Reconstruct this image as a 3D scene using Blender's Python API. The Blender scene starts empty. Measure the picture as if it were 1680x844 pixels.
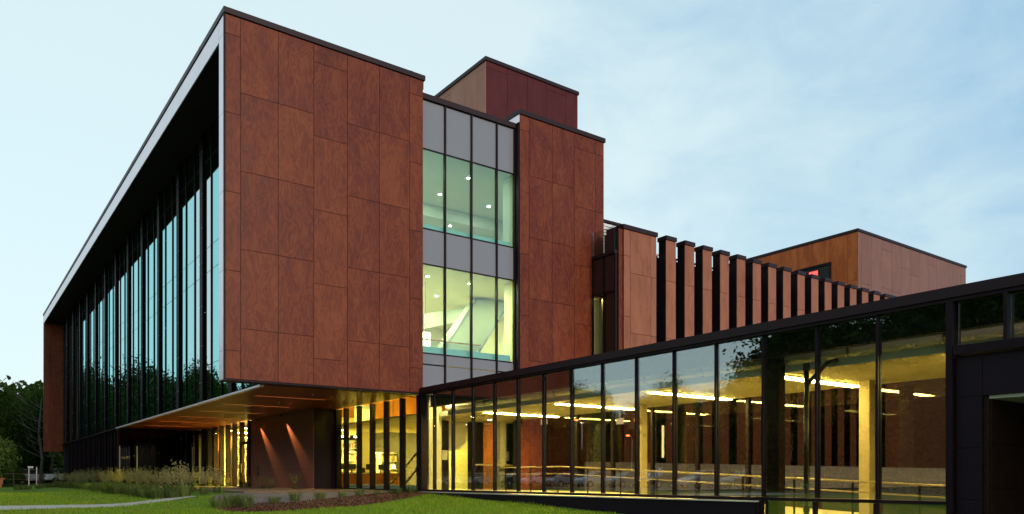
import bpy, bmesh, math, random
import numpy as np
from mathutils import Vector, Matrix

R = math.radians
random.seed(7)
rng = np.random.default_rng(7)
S = bpy.context.scene
COL = S.collection

# ------------------------------------------------------------------ camera
# the eye is the origin; +Y runs along the long glazed facade, +X along the panelled end face
cam_d = bpy.data.cameras.new("camera")
cam = bpy.data.objects.new("camera", cam_d)
COL.objects.link(cam)
cam.location = (0, 0, 0)
cam.rotation_euler = (R(90), 0, R(-36.03))
cam_d.sensor_fit = 'HORIZONTAL'
cam_d.sensor_width = 36.0
cam_d.lens = 36.0 * 1275.0 / 1680.0
cam_d.shift_y = (785.0 - 422.0) / 1680.0
cam_d.clip_start = 0.1
cam_d.clip_end = 3000
S.camera = cam
S.render.resolution_x, S.render.resolution_y = 1024, 514

# ------------------------------------------------------------------ exposure and sky
S.view_settings.view_transform = 'Standard'
S.view_settings.look = 'None'
S.view_settings.exposure = 0.85
S.view_settings.gamma = 1.0
S.view_settings.use_curve_mapping = False
S.render.engine = 'CYCLES'
S.cycles.use_denoising = True
S.cycles.max_bounces = 8
S.cycles.diffuse_bounces = 4
S.cycles.glossy_bounces = 4
S.cycles.transparent_max_bounces = 16
S.cycles.sample_clamp_indirect = 4.0
S.cycles.caustics_reflective = False
S.cycles.caustics_refractive = False

SUN_EL, SUN_AZ = R(16), R(176)     # low sun behind thin cloud, behind the camera
W = bpy.data.worlds.new("World")
S.world = W
W.use_nodes = True
nt = W.node_tree
nt.nodes.clear()
def wn(t, **k):
    n = nt.nodes.new(t)
    for a, b in k.items():
        setattr(n, a, b)
    return n
out = wn('ShaderNodeOutputWorld')
bg = wn('ShaderNodeBackground')
sky = wn('ShaderNodeTexSky', sky_type='NISHITA', sun_disc=False, sun_elevation=SUN_EL, sun_rotation=SUN_AZ, air_density=1.2, dust_density=1.5, ozone_density=2.0)
tc = wn('ShaderNodeTexCoord')
mp = wn('ShaderNodeMapping')
mp.inputs['Scale'].default_value = (1.6, 1.6, 3.4)
nz = wn('ShaderNodeTexNoise')
nz.inputs['Scale'].default_value = 4.0
nz.inputs['Detail'].default_value = 7
nz.inputs['Roughness'].default_value = 0.58
nz.inputs['Distortion'].default_value = 0.35
# thin cloud veil: white on the sun's side, bluer and broken away from it
dotm = wn('ShaderNodeVectorMath', operation='DOT_PRODUCT')
dotm.inputs[1].default_value = (-0.80, 0.60, -0.55)
mr = wn('ShaderNodeMapRange', clamp=False)
mr.inputs['From Min'].default_value = -0.80
mr.inputs['From Max'].default_value = -0.16
wob = wn('ShaderNodeMath', operation='MULTIPLY_ADD', use_clamp=True)
wob.inputs[1].default_value = 1.35
off = wn('ShaderNodeMath', operation='SUBTRACT')
off.inputs[1].default_value = 0.54
veil = wn('ShaderNodeMix', data_type='RGBA')
veil.inputs[6].default_value = (1.6, 2.75, 3.75, 1)
veil.inputs[7].default_value = (3.55, 4.35, 4.45, 1)
mx = wn('ShaderNodeMix', data_type='RGBA')
mx.inputs[0].default_value = 0.86
L = nt.links.new
L(tc.outputs['Generated'], mp.inputs['Vector'])
L(mp.outputs['Vector'], nz.inputs['Vector'])
L(tc.outputs['Generated'], dotm.inputs[0])
L(dotm.outputs['Value'], mr.inputs['Value'])
L(mr.outputs['Result'], off.inputs[0])
L(nz.outputs['Fac'], wob.inputs[0])
L(off.outputs[0], wob.inputs[2])
L(wob.outputs[0], veil.inputs[0])
L(sky.outputs['Color'], mx.inputs[6])
L(veil.outputs[2], mx.inputs[7])
L(mx.outputs[2], bg.inputs['Color'])
bg.inputs['Strength'].default_value = 0.12
L(bg.outputs['Background'], out.inputs['Surface'])

sd = bpy.data.lights.new("sun", 'SUN')
sd.energy = 1.0
sd.angle = R(12)
sd.color = (1.0, 0.78, 0.62)
sun = bpy.data.objects.new("sun", sd)
COL.objects.link(sun)
# direction to the sun, matching the sky texture (azimuth clockwise from +Y)
sv = Vector((math.sin(SUN_AZ) * math.cos(SUN_EL), math.cos(SUN_AZ) * math.cos(SUN_EL), math.sin(SUN_EL)))
sun.rotation_euler = sv.to_track_quat('Z', 'Y').to_euler()
sun.location = (-30, 0, 40)

# ------------------------------------------------------------------ materials
def newmat(name):
    m = bpy.data.materials.new(name)
    m.use_nodes = True
    m.node_tree.nodes.clear()
    return m, m.node_tree
def node(t, ty, inp=None, **k):
    n = t.nodes.new(ty)
    for a, b in k.items():
        setattr(n, a, b)
    for a, b in (inp or {}).items():
        n.inputs[a].default_value = b
    return n
def plain(name, col, rough=0.6, metal=0.0, noise=0.0, scale=8.0, bump=0.0, spec=0.5, bscale=None):
    m, t = newmat(name)
    o = node(t, 'ShaderNodeOutputMaterial')
    b = node(t, 'ShaderNodeBsdfPrincipled', {'Base Color': (*col, 1), 'Roughness': rough, 'Metallic': metal, 'Specular IOR Level': spec})
    t.links.new(b.outputs[0], o.inputs[0])
    if noise or bump:
        c = node(t, 'ShaderNodeTexCoord')
        n = node(t, 'ShaderNodeTexNoise', {'Scale': scale, 'Detail': 6, 'Roughness': 0.6})
        t.links.new(c.outputs['Object'], n.inputs['Vector'])
        if noise:
            r = node(t, 'ShaderNodeValToRGB')
            r.color_ramp.elements[0].position = 0.3
            r.color_ramp.elements[1].position = 0.7
            r.color_ramp.elements[0].color = (*[x * (1 - noise) for x in col], 1)
            r.color_ramp.elements[1].color = (*[min(1, x * (1 + noise)) for x in col], 1)
            t.links.new(n.outputs['Fac'], r.inputs['Fac'])
            t.links.new(r.outputs['Color'], b.inputs['Base Color'])
        if bump:
            n2 = node(t, 'ShaderNodeTexNoise', {'Scale': bscale or scale * 4, 'Detail': 5})
            t.links.new(c.outputs['Object'], n2.inputs['Vector'])
            bp = node(t, 'ShaderNodeBump', {'Strength': bump, 'Distance': 0.02})
            t.links.new(n2.outputs['Fac'], bp.inputs['Height'])
            t.links.new(bp.outputs[0], b.inputs['Normal'])
    return m
def glow(name, col, strength):
    m, t = newmat(name)
    o = node(t, 'ShaderNodeOutputMaterial')
    e = node(t, 'ShaderNodeEmission', {'Color': (*col, 1), 'Strength': strength})
    t.links.new(e.outputs[0], o.inputs[0])
    return m
def wood(name, c0, c1, c2, rough=0.42, vert=0.32, bands=7.0, spec=0.16):
    m, t = newmat(name)
    o = node(t, 'ShaderNodeOutputMaterial')
    b = node(t, 'ShaderNodeBsdfPrincipled', {'Roughness': rough, 'Specular IOR Level': spec})
    c = node(t, 'ShaderNodeTexCoord')
    oi = node(t, 'ShaderNodeObjectInfo')
    mul = node(t, 'ShaderNodeVectorMath', {1: (37.0, 53.0, 91.0)}, operation='MULTIPLY')
    cb = node(t, 'ShaderNodeCombineXYZ')
    add = node(t, 'ShaderNodeVectorMath', operation='ADD')
    mpn = node(t, 'ShaderNodeMapping')
    mpn.inputs['Scale'].default_value = (1.0, 1.0, vert)
    lk = t.links.new
    for k in range(3):
        lk(oi.outputs['Random'], cb.inputs[k])
    lk(cb.outputs[0], mul.inputs[0])
    lk(c.outputs['Object'], mpn.inputs['Vector'])
    lk(mpn.outputs[0], add.inputs[0])
    lk(mul.outputs[0], add.inputs[1])
    n1 = node(t, 'ShaderNodeTexNoise', {'Scale': 2.6, 'Detail': 3.5, 'Roughness': 0.5, 'Distortion': 0.7})
    lk(add.outputs[0], n1.inputs['Vector'])
    # contour bands of the peeled veneer
    mm = node(t, 'ShaderNodeMath', {1: bands * 6.28}, operation='MULTIPLY')
    sn = node(t, 'ShaderNodeMath', operation='SINE')
    lk(n1.outputs['Fac'], mm.inputs[0]); lk(mm.outputs[0], sn.inputs[0])
    n2 = node(t, 'ShaderNodeTexNoise', {'Scale': 1.7, 'Detail': 4, 'Roughness': 0.6, 'Distortion': 0.4})
    lk(add.outputs[0], n2.inputs['Vector'])
    n3 = node(t, 'ShaderNodeTexNoise', {'Scale': 26, 'Detail': 3, 'Roughness': 0.6})
    lk(add.outputs[0], n3.inputs['Vector'])
    s1 = node(t, 'ShaderNodeMath', {1: 0.082, 2: 0.07}, operation='MULTIPLY_ADD')
    lk(sn.outputs[0], s1.inputs[0])
    s2 = node(t, 'ShaderNodeMath', {1: 0.66}, operation='MULTIPLY_ADD')
    lk(n2.outputs['Fac'], s2.inputs[0]); lk(s1.outputs[0], s2.inputs[2])
    s3 = node(t, 'ShaderNodeMath', {1: 0.30}, operation='MULTIPLY_ADD')
    lk(n3.outputs['Fac'], s3.inputs[0]); lk(s2.outputs[0], s3.inputs[2])
    s4 = node(t, 'ShaderNodeMath', {1: 0.13}, operation='MULTIPLY_ADD')   # each panel its own tone
    rf = node(t, 'ShaderNodeMath', {1: 7.77}, operation='MULTIPLY'); fr = node(t, 'ShaderNodeMath', operation='FRACT')
    lk(oi.outputs['Random'], rf.inputs[0]); lk(rf.outputs[0], fr.inputs[0])
    lk(fr.outputs[0], s4.inputs[0]); lk(s3.outputs[0], s4.inputs[2])
    r = node(t, 'ShaderNodeValToRGB')
    r.color_ramp.elements[0].position = 0.40; r.color_ramp.elements[0].color = (*c0, 1)
    r.color_ramp.elements[1].position = 0.80; r.color_ramp.elements[1].color = (*c2, 1)
    e = r.color_ramp.elements.new(0.58); e.color = (*c1, 1)
    lk(s4.outputs[0], r.inputs['Fac'])
    lk(r.outputs['Color'], b.inputs['Base Color'])
    rr = node(t, 'ShaderNodeMapRange', {'To Min': rough - 0.06, 'To Max': rough + 0.10})
    lk(n2.outputs['Fac'], rr.inputs['Value']); lk(rr.outputs[0], b.inputs['Roughness'])
    lk(b.outputs[0], o.inputs[0])
    return m
def glass(name, trans, refl, base, k, tint_var=0.0, rough=0.0, wob=0.0):
    """coated architectural glass: part mirror, part tinted view through"""
    m, t = newmat(name)
    o = node(t, 'ShaderNodeOutputMaterial')
    tr = node(t, 'ShaderNodeBsdfTransparent', {'Color': (*trans, 1)})
    gl = node(t, 'ShaderNodeBsdfGlossy', {'Color': (*refl, 1), 'Roughness': rough})
    lw = node(t, 'ShaderNodeLayerWeight', {'Blend': 0.5})
    fr = node(t, 'ShaderNodeMath', {1: 5.0}, operation='POWER')
    t.links.new(lw.outputs['Facing'], fr.inputs[0])
    ma = node(t, 'ShaderNodeMath', {1: k, 2: base}, operation='MULTIPLY_ADD', use_clamp=True)
    mxs = node(t, 'ShaderNodeMixShader')
    lk = t.links.new
    lk(fr.outputs[0], ma.inputs[0]); lk(ma.outputs[0], mxs.inputs[0])
    lk(tr.outputs[0], mxs.inputs[1]); lk(gl.outputs[0], mxs.inputs[2])
    if tint_var:
        oi = node(t, 'ShaderNodeObjectInfo')
        rp = node(t, 'ShaderNodeMix', data_type='RGBA')
        rp.inputs[6].default_value = (*refl, 1)
        rp.inputs[7].default_value = (*[min(1, x + tint_var) for x in refl], 1)
        mr_ = node(t, 'ShaderNodeMapRange', {'From Min': 0.55, 'From Max': 1.0})
        lk(oi.outputs['Random'], mr_.inputs['Value'])
        lk(mr_.outputs[0], rp.inputs[0]); lk(rp.outputs[2], gl.inputs['Color'])
    if wob:
        c = node(t, 'ShaderNodeTexCoord')
        n = node(t, 'ShaderNodeTexNoise', {'Scale': 0.5, 'Detail': 1})
        bp = node(t, 'ShaderNodeBump', {'Strength': wob, 'Distance': 0.05})
        lk(c.outputs['Object'], n.inputs['Vector']); lk(n.outputs['Fac'], bp.inputs['Height']); lk(bp.outputs[0], gl.inputs['Normal'])
    lk(mxs.outputs[0], o.inputs[0])
    return m
def leafmat(name, a, b_, tr=0.25):
    m, t = newmat(name)
    o = node(t, 'ShaderNodeOutputMaterial')
    g = node(t, 'ShaderNodeNewGeometry')
    r = node(t, 'ShaderNodeValToRGB')
    r.color_ramp.elements[0].color = (*a, 1); r.color_ramp.elements[1].color = (*b_, 1)
    d = node(t, 'ShaderNodeBsdfDiffuse'); tl = node(t, 'ShaderNodeBsdfTranslucent'); mxs = node(t, 'ShaderNodeMixShader', {0: tr})
    lk = t.links.new
    lk(g.outputs['Random Per Island'], r.inputs['Fac'])
    lk(r.outputs[0], d.inputs[0]); lk(r.outputs[0], tl.inputs[0])
    lk(d.outputs[0], mxs.inputs[1]); lk(tl.outputs[0], mxs.inputs[2]); lk(mxs.outputs[0], o.inputs[0])
    return m

M = {}
M['wood'] = wood('wood_veneer', (0.090, 0.016, 0.010), (0.138, 0.028, 0.013), (0.195, 0.048, 0.018), bands=8.0)
M['wood_dim_red'] = wood('wood_veneer_dim_red', (0.062, 0.008, 0.010), (0.078, 0.0105, 0.0125), (0.095, 0.014, 0.015), bands=2.0)  # penthouse front: same veneer, its dimmer light painted into the tone
M['wood_skylit'] = wood('wood_veneer_skylit', (0.215, 0.072, 0.039), (0.27, 0.098, 0.054), (0.325, 0.125, 0.072), rough=0.42, bands=2.5)  # fins: same veneer as the main face, sky gloss put into the colour
M['wood_skylit_tan'] = wood('wood_veneer_skylit_tan', (0.36, 0.145, 0.095), (0.42, 0.18, 0.12), (0.48, 0.215, 0.15), rough=0.42, bands=1.5)  # penthouse flank: sky reflection mixed into the veneer colour
M['wood_sheen_mauve'] = wood('wood_veneer_sheen_mauve', (0.185, 0.085, 0.066), (0.215, 0.102, 0.08), (0.25, 0.122, 0.096), rough=0.42, bands=1.5)  # right block front: sky sheen at a glancing view put into the tone
M['wood_lit_amber'] = wood('wood_veneer_lit_amber', (0.34, 0.068, 0.014), (0.46, 0.10, 0.02), (0.55, 0.145, 0.034), bands=3)  # right block flank: warm light painted into the veneer tone
M['wood_in'] = wood('indoor_wood', (0.40, 0.13, 0.035), (0.52, 0.19, 0.05), (0.62, 0.26, 0.08), vert=0.12, bands=3)
M['wood_soffit'] = wood('soffit_wood', (0.115, 0.026, 0.006), (0.15, 0.036, 0.009), (0.19, 0.048, 0.013), rough=0.36, vert=1.0, bands=3)
M['black_metal'] = plain('black_metal', (0.013, 0.006, 0.010), 0.5, 0.0, 0.15, 3.0, spec=0.12)
M['frame_dark'] = plain('frame_soffit_dark', (0.022, 0.007, 0.010), 0.6, 0.0, 0.15, 2.0, spec=0.1)
M['post_black'] = plain('facade_post_black', (0.004, 0.002, 0.004), 0.5, spec=0.06)
M['coping'] = plain('coping_metal', (0.021, 0.009, 0.013), 0.45, 0.0, 0.15, 1.0, spec=0.2)
M['joint'] = plain('joint_black', (0.008, 0.006, 0.006), 0.9)
M['stone_in'] = plain('entrance_stone', (0.020, 0.009, 0.006), 0.6, 0, 0.3, 6, spec=0.1)
M['silver'] = plain('silver_panel', (0.84, 0.76, 0.82), 0.38, 0.6, 0.05, 2.0)
M['stone'] = plain('dark_stone', (0.012, 0.0055, 0.012), 0.5, 0, 0.35, 22.0, 0.05, spec=0.15)
M['stone_porch'] = plain('brown_stone', (0.20, 0.058, 0.048), 0.34, 0, 0.22, 5.0, 0.03)
M['spandrel'] = plain('grey_spandrel', (0.20, 0.212, 0.25), 0.3, 0, 0.06, 30, spec=0.4)
M['dark_spandrel'] = plain('dark_spandrel', (0.03, 0.014, 0.013), 0.2, 0, 0.1, 4)
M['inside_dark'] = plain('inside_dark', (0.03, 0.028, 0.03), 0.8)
M['plenum'] = plain('plenum_black', (0.012, 0.010, 0.010), 0.9)
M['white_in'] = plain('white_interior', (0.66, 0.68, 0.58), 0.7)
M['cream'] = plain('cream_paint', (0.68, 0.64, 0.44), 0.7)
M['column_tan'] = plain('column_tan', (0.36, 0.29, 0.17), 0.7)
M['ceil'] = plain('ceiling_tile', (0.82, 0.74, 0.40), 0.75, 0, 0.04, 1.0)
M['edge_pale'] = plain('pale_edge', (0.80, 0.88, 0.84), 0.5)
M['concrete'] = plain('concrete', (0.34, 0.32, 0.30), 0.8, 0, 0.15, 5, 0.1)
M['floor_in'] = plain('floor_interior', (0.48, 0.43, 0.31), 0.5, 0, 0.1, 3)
M['duct'] = plain('grey_duct', (0.80, 0.80, 0.74), 0.45, 0.2, 0.08, 2)
M['steel'] = plain('steel_grey', (0.45, 0.45, 0.45), 0.3, 0.9)
M['rail_steel'] = plain('handrail_yellow_lit', (0.40, 0.33, 0.19), 0.5, 0.0)  # rail with the yellow lamp light put into its colour
M['corrugated'] = plain('corrugated_sheet', (0.66, 0.64, 0.58), 0.5, 0.2, 0.12, 3)
M['louvre'] = plain('louvre_white', (0.78, 0.82, 0.84), 0.4)
M['bell_red'] = plain('bell_red', (0.5, 0.02, 0.02), 0.35)
M['soffit_paint'] = plain('stair_soffit_paint', (0.33, 0.35, 0.28), 0.8)
M['paper'] = plain('paper', (0.75, 0.75, 0.68), 0.8)
M['black_plastic'] = plain('black_plastic', (0.015, 0.015, 0.016), 0.35)
M['gravel'] = plain('gravel', (0.13, 0.10, 0.092), 0.95, 0, 0.55, 14, 0.6, bscale=40)
M['mulch'] = plain('bark_mulch', (0.11, 0.055, 0.032), 0.95, 0, 0.6, 9, 0.8, bscale=30)
M['deck'] = plain('porch_paving', (0.16, 0.095, 0.065), 0.75, 0, 0.15, 4, 0.08)
M['path'] = plain('path_concrete', (0.40, 0.37, 0.33), 0.85, 0, 0.12, 3, 0.1)
M['asphalt'] = plain('asphalt', (0.05, 0.05, 0.052), 0.9, 0, 0.2, 6)
M['bark'] = plain('bark', (0.085, 0.065, 0.05), 0.95, 0, 0.4, 6, 0.4)
M['bark_pale'] = plain('bark_pale', (0.085, 0.07, 0.062), 0.95, 0, 0.3, 6, 0.3)
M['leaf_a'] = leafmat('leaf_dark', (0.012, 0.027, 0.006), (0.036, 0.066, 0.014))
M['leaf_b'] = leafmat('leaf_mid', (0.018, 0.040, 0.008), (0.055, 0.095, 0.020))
M['leaf_c'] = leafmat('leaf_pale', (0.05, 0.09, 0.022), (0.12, 0.18, 0.045))  # lighter green foliage of the maple and the sapling
M['tuft'] = leafmat('tuft_green', (0.075, 0.105, 0.030), (0.17, 0.22, 0.065))
M['plume'] = leafmat('plume_grass', (0.17, 0.155, 0.06), (0.33, 0.29, 0.13))
M['blade'] = leafmat('lawn_blade', (0.11, 0.21, 0.012), (0.23, 0.35, 0.035))
M['pane_facade'] = glass('facade_glass', (0.13, 0.17, 0.18), (0.50, 0.97, 1.0), 0.54, 0.46, 0.42)
M['pane_dark'] = glass('dark_glass', (0.05, 0.05, 0.05), (0.7, 0.72, 0.72), 0.10, 0.6)
M['pane_black'] = glass('black_glass', (0.02, 0.02, 0.02), (0.7, 0.72, 0.72), 0.025, 0.5)
M['pane_link'] = glass('link_glass', (0.92, 0.91, 0.85), (0.86, 0.95, 1.0), 0.215, 0.7, wob=0.03)
M['pane_clear'] = glass('clear_glass', (0.86, 0.88, 0.80), (0.95, 1, 1), 0.04, 0.6)
M['pane_bay'] = glass('bay_glass', (0.82, 0.95, 0.87), (0.8, 0.95, 1.0), 0.09, 0.6)
M['pane_far'] = glass('far_glass', (0.54, 0.49, 0.40), (0.9, 0.9, 0.9), 0.05, 0.6)
M['pane_slot'] = glass('slot_glass', (0.2, 0.22, 0.24), (0.75, 0.85, 0.95), 0.25, 0.6)
M['pane_rail'] = glass('rail_glass', (0.82, 0.86, 0.86), (0.9, 0.95, 1.0), 0.05, 0.6)
WARM = (1.0, 0.80, 0.22)
M['tube'] = glow('light_tube', (1.0, 0.82, 0.27), 60.0)
M['sign_pale'] = glow('sign_pale', (1.0, 0.7, 0.35), 0.5)
M['tube_wide'] = glow('strip_tube', (1.0, 0.78, 0.20), 95.0)
M['tube_glim'] = glow('light_orange', (1.0, 0.26, 0.06), 0.45)
M['disc'] = glow('downlight', (1.0, 0.95, 0.62), 26.0)
M['disc_cool'] = glow('downlight_cool', (0.95, 1.0, 0.78), 26.0)
M['added_panel_glow'] = glow('added_panel_glow', (1.0, 0.84, 0.14), 60.0)
M['red_lit'] = glow('red_sign_lit', (1.0, 0.06, 0.05), 1.6)
M['lamp_orange'] = glow('street_lamp_lit', (1.0, 0.16, 0.04), 7.0)
M['lamp_shade'] = glow('lamp_shade_lit', (1.0, 0.92, 0.55), 4.0)

# ------------------------------------------------------------------ builders
WL = {}                                   # world position of every object's own origin
MESH = {}
class MB:
    def __init__(s): s.v = []; s.f = []
    def box(s, x0, x1, y0, y1, z0, z1):
        n = len(s.v)
        s.v += [(x0, y0, z0), (x1, y0, z0), (x1, y1, z0), (x0, y1, z0), (x0, y0, z1), (x1, y0, z1), (x1, y1, z1), (x0, y1, z1)]
        s.f += [(n, n + 3, n + 2, n + 1), (n + 4, n + 5, n + 6, n + 7), (n, n + 1, n + 5, n + 4), (n + 1, n + 2, n + 6, n + 5), (n + 2, n + 3, n + 7, n + 6), (n + 3, n, n + 4, n + 7)]
        return s
    def tube(s, pts, rad, seg=8, cap=True):
        rads = rad if isinstance(rad, (list, tuple)) else [rad] * len(pts)
        pts = [Vector(p) for p in pts]
        n0 = len(s.v)
        for i, p in enumerate(pts):
            d = (pts[min(i + 1, len(pts) - 1)] - pts[max(i - 1, 0)]).normalized()
            up = Vector((0, 0, 1)) if abs(d.z) < 0.95 else Vector((1, 0, 0))
            a = d.cross(up).normalized(); b = a.cross(d)
            for k in range(seg):
                t = 2 * math.pi * k / seg
                s.v.append(tuple(p + (a * math.cos(t) + b * math.sin(t)) * rads[i]))
        for i in range(len(pts) - 1):
            for k in range(seg):
                k2 = (k + 1) % seg
                s.f.append((n0 + i * seg + k, n0 + i * seg + k2, n0 + (i + 1) * seg + k2, n0 + (i + 1) * seg + k))
        if cap:
            s.f.append(tuple(n0 + k for k in range(seg))[::-1])
            e = n0 + (len(pts) - 1) * seg
            s.f.append(tuple(e + k for k in range(seg)))
        return s
    def prism(s, prof, axis, a, b):
        """profile (p,q) extruded from a to b along axis 'X' (p=y,q=z) or 'Y' (p=x,q=z) or 'Z' (p=x,q=y)"""
        n = len(s.v); k = len(prof)
        for t in (a, b):
            for p, q in prof:
                s.v.append({'X': (t, p, q), 'Y': (p, t, q), 'Z': (p, q, t)}[axis])
        s.f.append(tuple(range(n, n + k))); s.f.append(tuple(range(n + k, n + 2 * k))[::-1])
        for i in range(k):
            j = (i + 1) % k
            s.f.append((n + i, n + k + i, n + k + j, n + j))
        return s
    def mesh(s, name, mat, smooth=False, bevel=0.0):
        me = bpy.data.meshes.new(name)
        me.from_pydata(s.v, [], s.f)
        bm = bmesh.new(); bm.from_mesh(me)
        bmesh.ops.recalc_face_normals(bm, faces=bm.faces)
        if bevel:
            bmesh.ops.bevel(bm, geom=list(bm.edges), offset=bevel, segments=2, affect='EDGES', clamp_overlap=True)
        bm.to_mesh(me); bm.free()
        me.materials.append(mat)
        if smooth:
            for p in me.polygons: p.use_smooth = True
        return me
def link(name, me, loc, parent=None, rz=0.0):
    o = bpy.data.objects.new(name, me)
    COL.objects.link(o)
    loc = Vector(loc)
    if parent is not None:
        o.parent = parent
        o.location = loc - WL[parent.name]
    else:
        o.location = loc
    o.rotation_euler.z = rz
    WL[o.name] = loc
    return o
def tag(o, label=None, cat=None, group=None, kind=None):
    if label: o['label'] = label
    if cat: o['category'] = cat
    if group: o['group'] = group
    if kind: o['kind'] = kind
    return o
def thing(name, label, cat, loc, group=None):
    return tag(link(name, None, loc), label, cat, group)
def box(name, b, mat, parent=None, bevel=0.0):
    """axis-aligned box b=(x0,x1,y0,y1,z0,z1) centred on its own origin; alike boxes share their mesh"""
    x0, x1, y0, y1, z0, z1 = b
    hx, hy, hz = abs(x1 - x0) / 2, abs(y1 - y0) / 2, abs(z1 - z0) / 2
    key = (round(hx, 4), round(hy, 4), round(hz, 4), mat, bevel)
    if key not in MESH:
        MESH[key] = MB().box(-hx, hx, -hy, hy, -hz, hz).mesh(name, M[mat], bevel=bevel)
    return link(name, MESH[key], ((x0 + x1) / 2, (y0 + y1) / 2, (z0 + z1) / 2), parent)
def built(name, mb, mat, loc, parent=None, smooth=False, bevel=0.0):
    """mesh whose coordinates are relative to loc"""
    return link(name, mb.mesh(name, M[mat], smooth, bevel), loc, parent)
def worldmesh(name, mb, mat, parent=None, smooth=False, bevel=0.0):
    """mesh written in world coordinates, origin moved to its parent's or to its own centre"""
    c = np.array(mb.v); lo = c.min(0); hi = c.max(0); ctr = (lo + hi) / 2
    mb.v = [tuple(v) for v in (c - ctr)]
    return built(name, mb, mat, ctr, parent, smooth, bevel)
def copy_thing(src, loc, rz=0.0, label=None, scale=None):
    r = src.copy(); COL.objects.link(r); r.location = loc; r.rotation_euler.z = rz
    if scale: r.scale = scale
    if label: r['label'] = label
    for ch in list(src.children):
        c = ch.copy(); COL.objects.link(c); c.parent = r
        for g in ch.children:
            d = g.copy(); COL.objects.link(d); d.parent = c
    return r

# heights: the ground floor of the building lies 0.47 m below the eye
F = -0.47
def smooth01(t): t = min(1, max(0, t)); return t * t * (3 - 2 * t)
def ground(x, y):
    low = -0.85 - 0.038 * math.log1p(math.exp((18 - y) * 0.5)) / 0.5
    A = -0.53 - 0.036 * max(0.0, 25 - y)
    d1 = math.hypot(max(0, 8.3 - x), max(0, 26.2 - y))
    d2 = max(0, 14.2 - x)
    d = min(d1, d2)
    if x < 8.3 and y > 52: d = max(0, 8.3 - x)
    return low + (A - low) * smooth01(1 - d / 4.5)

G = 0.016                                 # joint between cladding panels
PH_A = [14.10, 11.60, 9.10, 6.60, 4.06, 1.56]
PH_B = [12.33, 9.83, 7.33, 4.79, 2.29]
def panels_y(parent, y, xs, phases, ztop, zbot, mat, th=0.03, name='wood_panel'):
    """cladding panels on a face that looks towards -Y"""
    for i in range(len(xs) - 1):
        zs = [ztop] + [z for z in phases[i] if zbot + 0.05 < z < ztop - 0.05] + [zbot]
        for a, b in zip(zs[:-1], zs[1:]):
            box(name, (xs[i] + G / 2, xs[i + 1] - G / 2, y, y + th, b + G / 2, a - G / 2), mat, parent)
def panels_x(parent, x, ys, phases, ztop, zbot, mat, th=0.03, name='wood_panel'):
    """cladding panels on a face that looks towards -X"""
    for i in range(len(ys) - 1):
        zs = [ztop] + [z for z in phases[i] if zbot + 0.05 < z < ztop - 0.05] + [zbot]
        for a, b in zip(zs[:-1], zs[1:]):
            box(name, (x, x + th, ys[i] + G / 2, ys[i + 1] - G / 2, b + G / 2, a - G / 2), mat, parent)

# ================================================================== ground
def sheet(name, inside, x0, x1, y0, y1, step, off, mat, label=None):
    nx, ny = int((x1 - x0) / step), int((y1 - y0) / step)
    idx = {}; v = []; f = []
    def vid(i, j):
        if (i, j) not in idx:
            x, y = x0 + i * step, y0 + j * step
            idx[(i, j)] = len(v); v.append((x, y, ground(x, y) + off))
        return idx[(i, j)]
    for i in range(nx):
        for j in range(ny):
            if inside(x0 + (i + .5) * step, y0 + (j + .5) * step):
                f.append((vid(i, j), vid(i + 1, j), vid(i + 1, j + 1), vid(i, j + 1)))
    me = bpy.data.meshes.new(name); me.from_pydata(v, [], f); me.materials.append(M[mat])
    for p in me.polygons: p.use_smooth = True
    o = link(name, me, (0, 0, 0)); tag(o, kind='structure'); return o
def inpoly(poly):
    def f(x, y):
        c = False; n = len(poly)
        for i in range(n):
            (xa, ya), (xb, yb) = poly[i], poly[(i + 1) % n]
            if (ya > y) != (yb > y) and x < (xb - xa) * (y - ya) / (yb - ya) + xa: c = not c
        return c
    return f
def lawn_mat():
    m, t = newmat('lawn')
    o = node(t, 'ShaderNodeOutputMaterial')
    b = node(t, 'ShaderNodeBsdfPrincipled', {'Roughness': 0.9, 'Specular IOR Level': 0.1})
    c = node(t, 'ShaderNodeTexCoord')
    n1 = node(t, 'ShaderNodeTexNoise', {'Scale': 0.35, 'Detail': 4}); n2 = node(t, 'ShaderNodeTexNoise', {'Scale': 14, 'Detail': 6, 'Roughness': 0.7})
    a = node(t, 'ShaderNodeMath', {1: 0.5}, operation='MULTIPLY_ADD')
    s = node(t, 'ShaderNodeMath', {1: 0.5}, operation='MULTIPLY')
    r = node(t, 'ShaderNodeValToRGB')
    r.color_ramp.elements[0].position = 0.32; r.color_ramp.elements[0].color = (0.055, 0.120, 0.008, 1)
    r.color_ramp.elements[1].position = 0.70; r.color_ramp.elements[1].color = (0.125, 0.205, 0.018, 1)
    lk = t.links.new
    for n in (n1, n2): lk(c.outputs['Object'], n.inputs['Vector'])
    lk(n1.outputs['Fac'], s.inputs[0]); lk(n2.outputs['Fac'], a.inputs[0]); lk(s.outputs[0], a.inputs[2])
    lk(a.outputs[0], r.inputs['Fac']); lk(r.outputs[0], b.inputs['Base Color']); lk(b.outputs[0], o.inputs[0])
    return m
M['lawn'] = lawn_mat()
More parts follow.
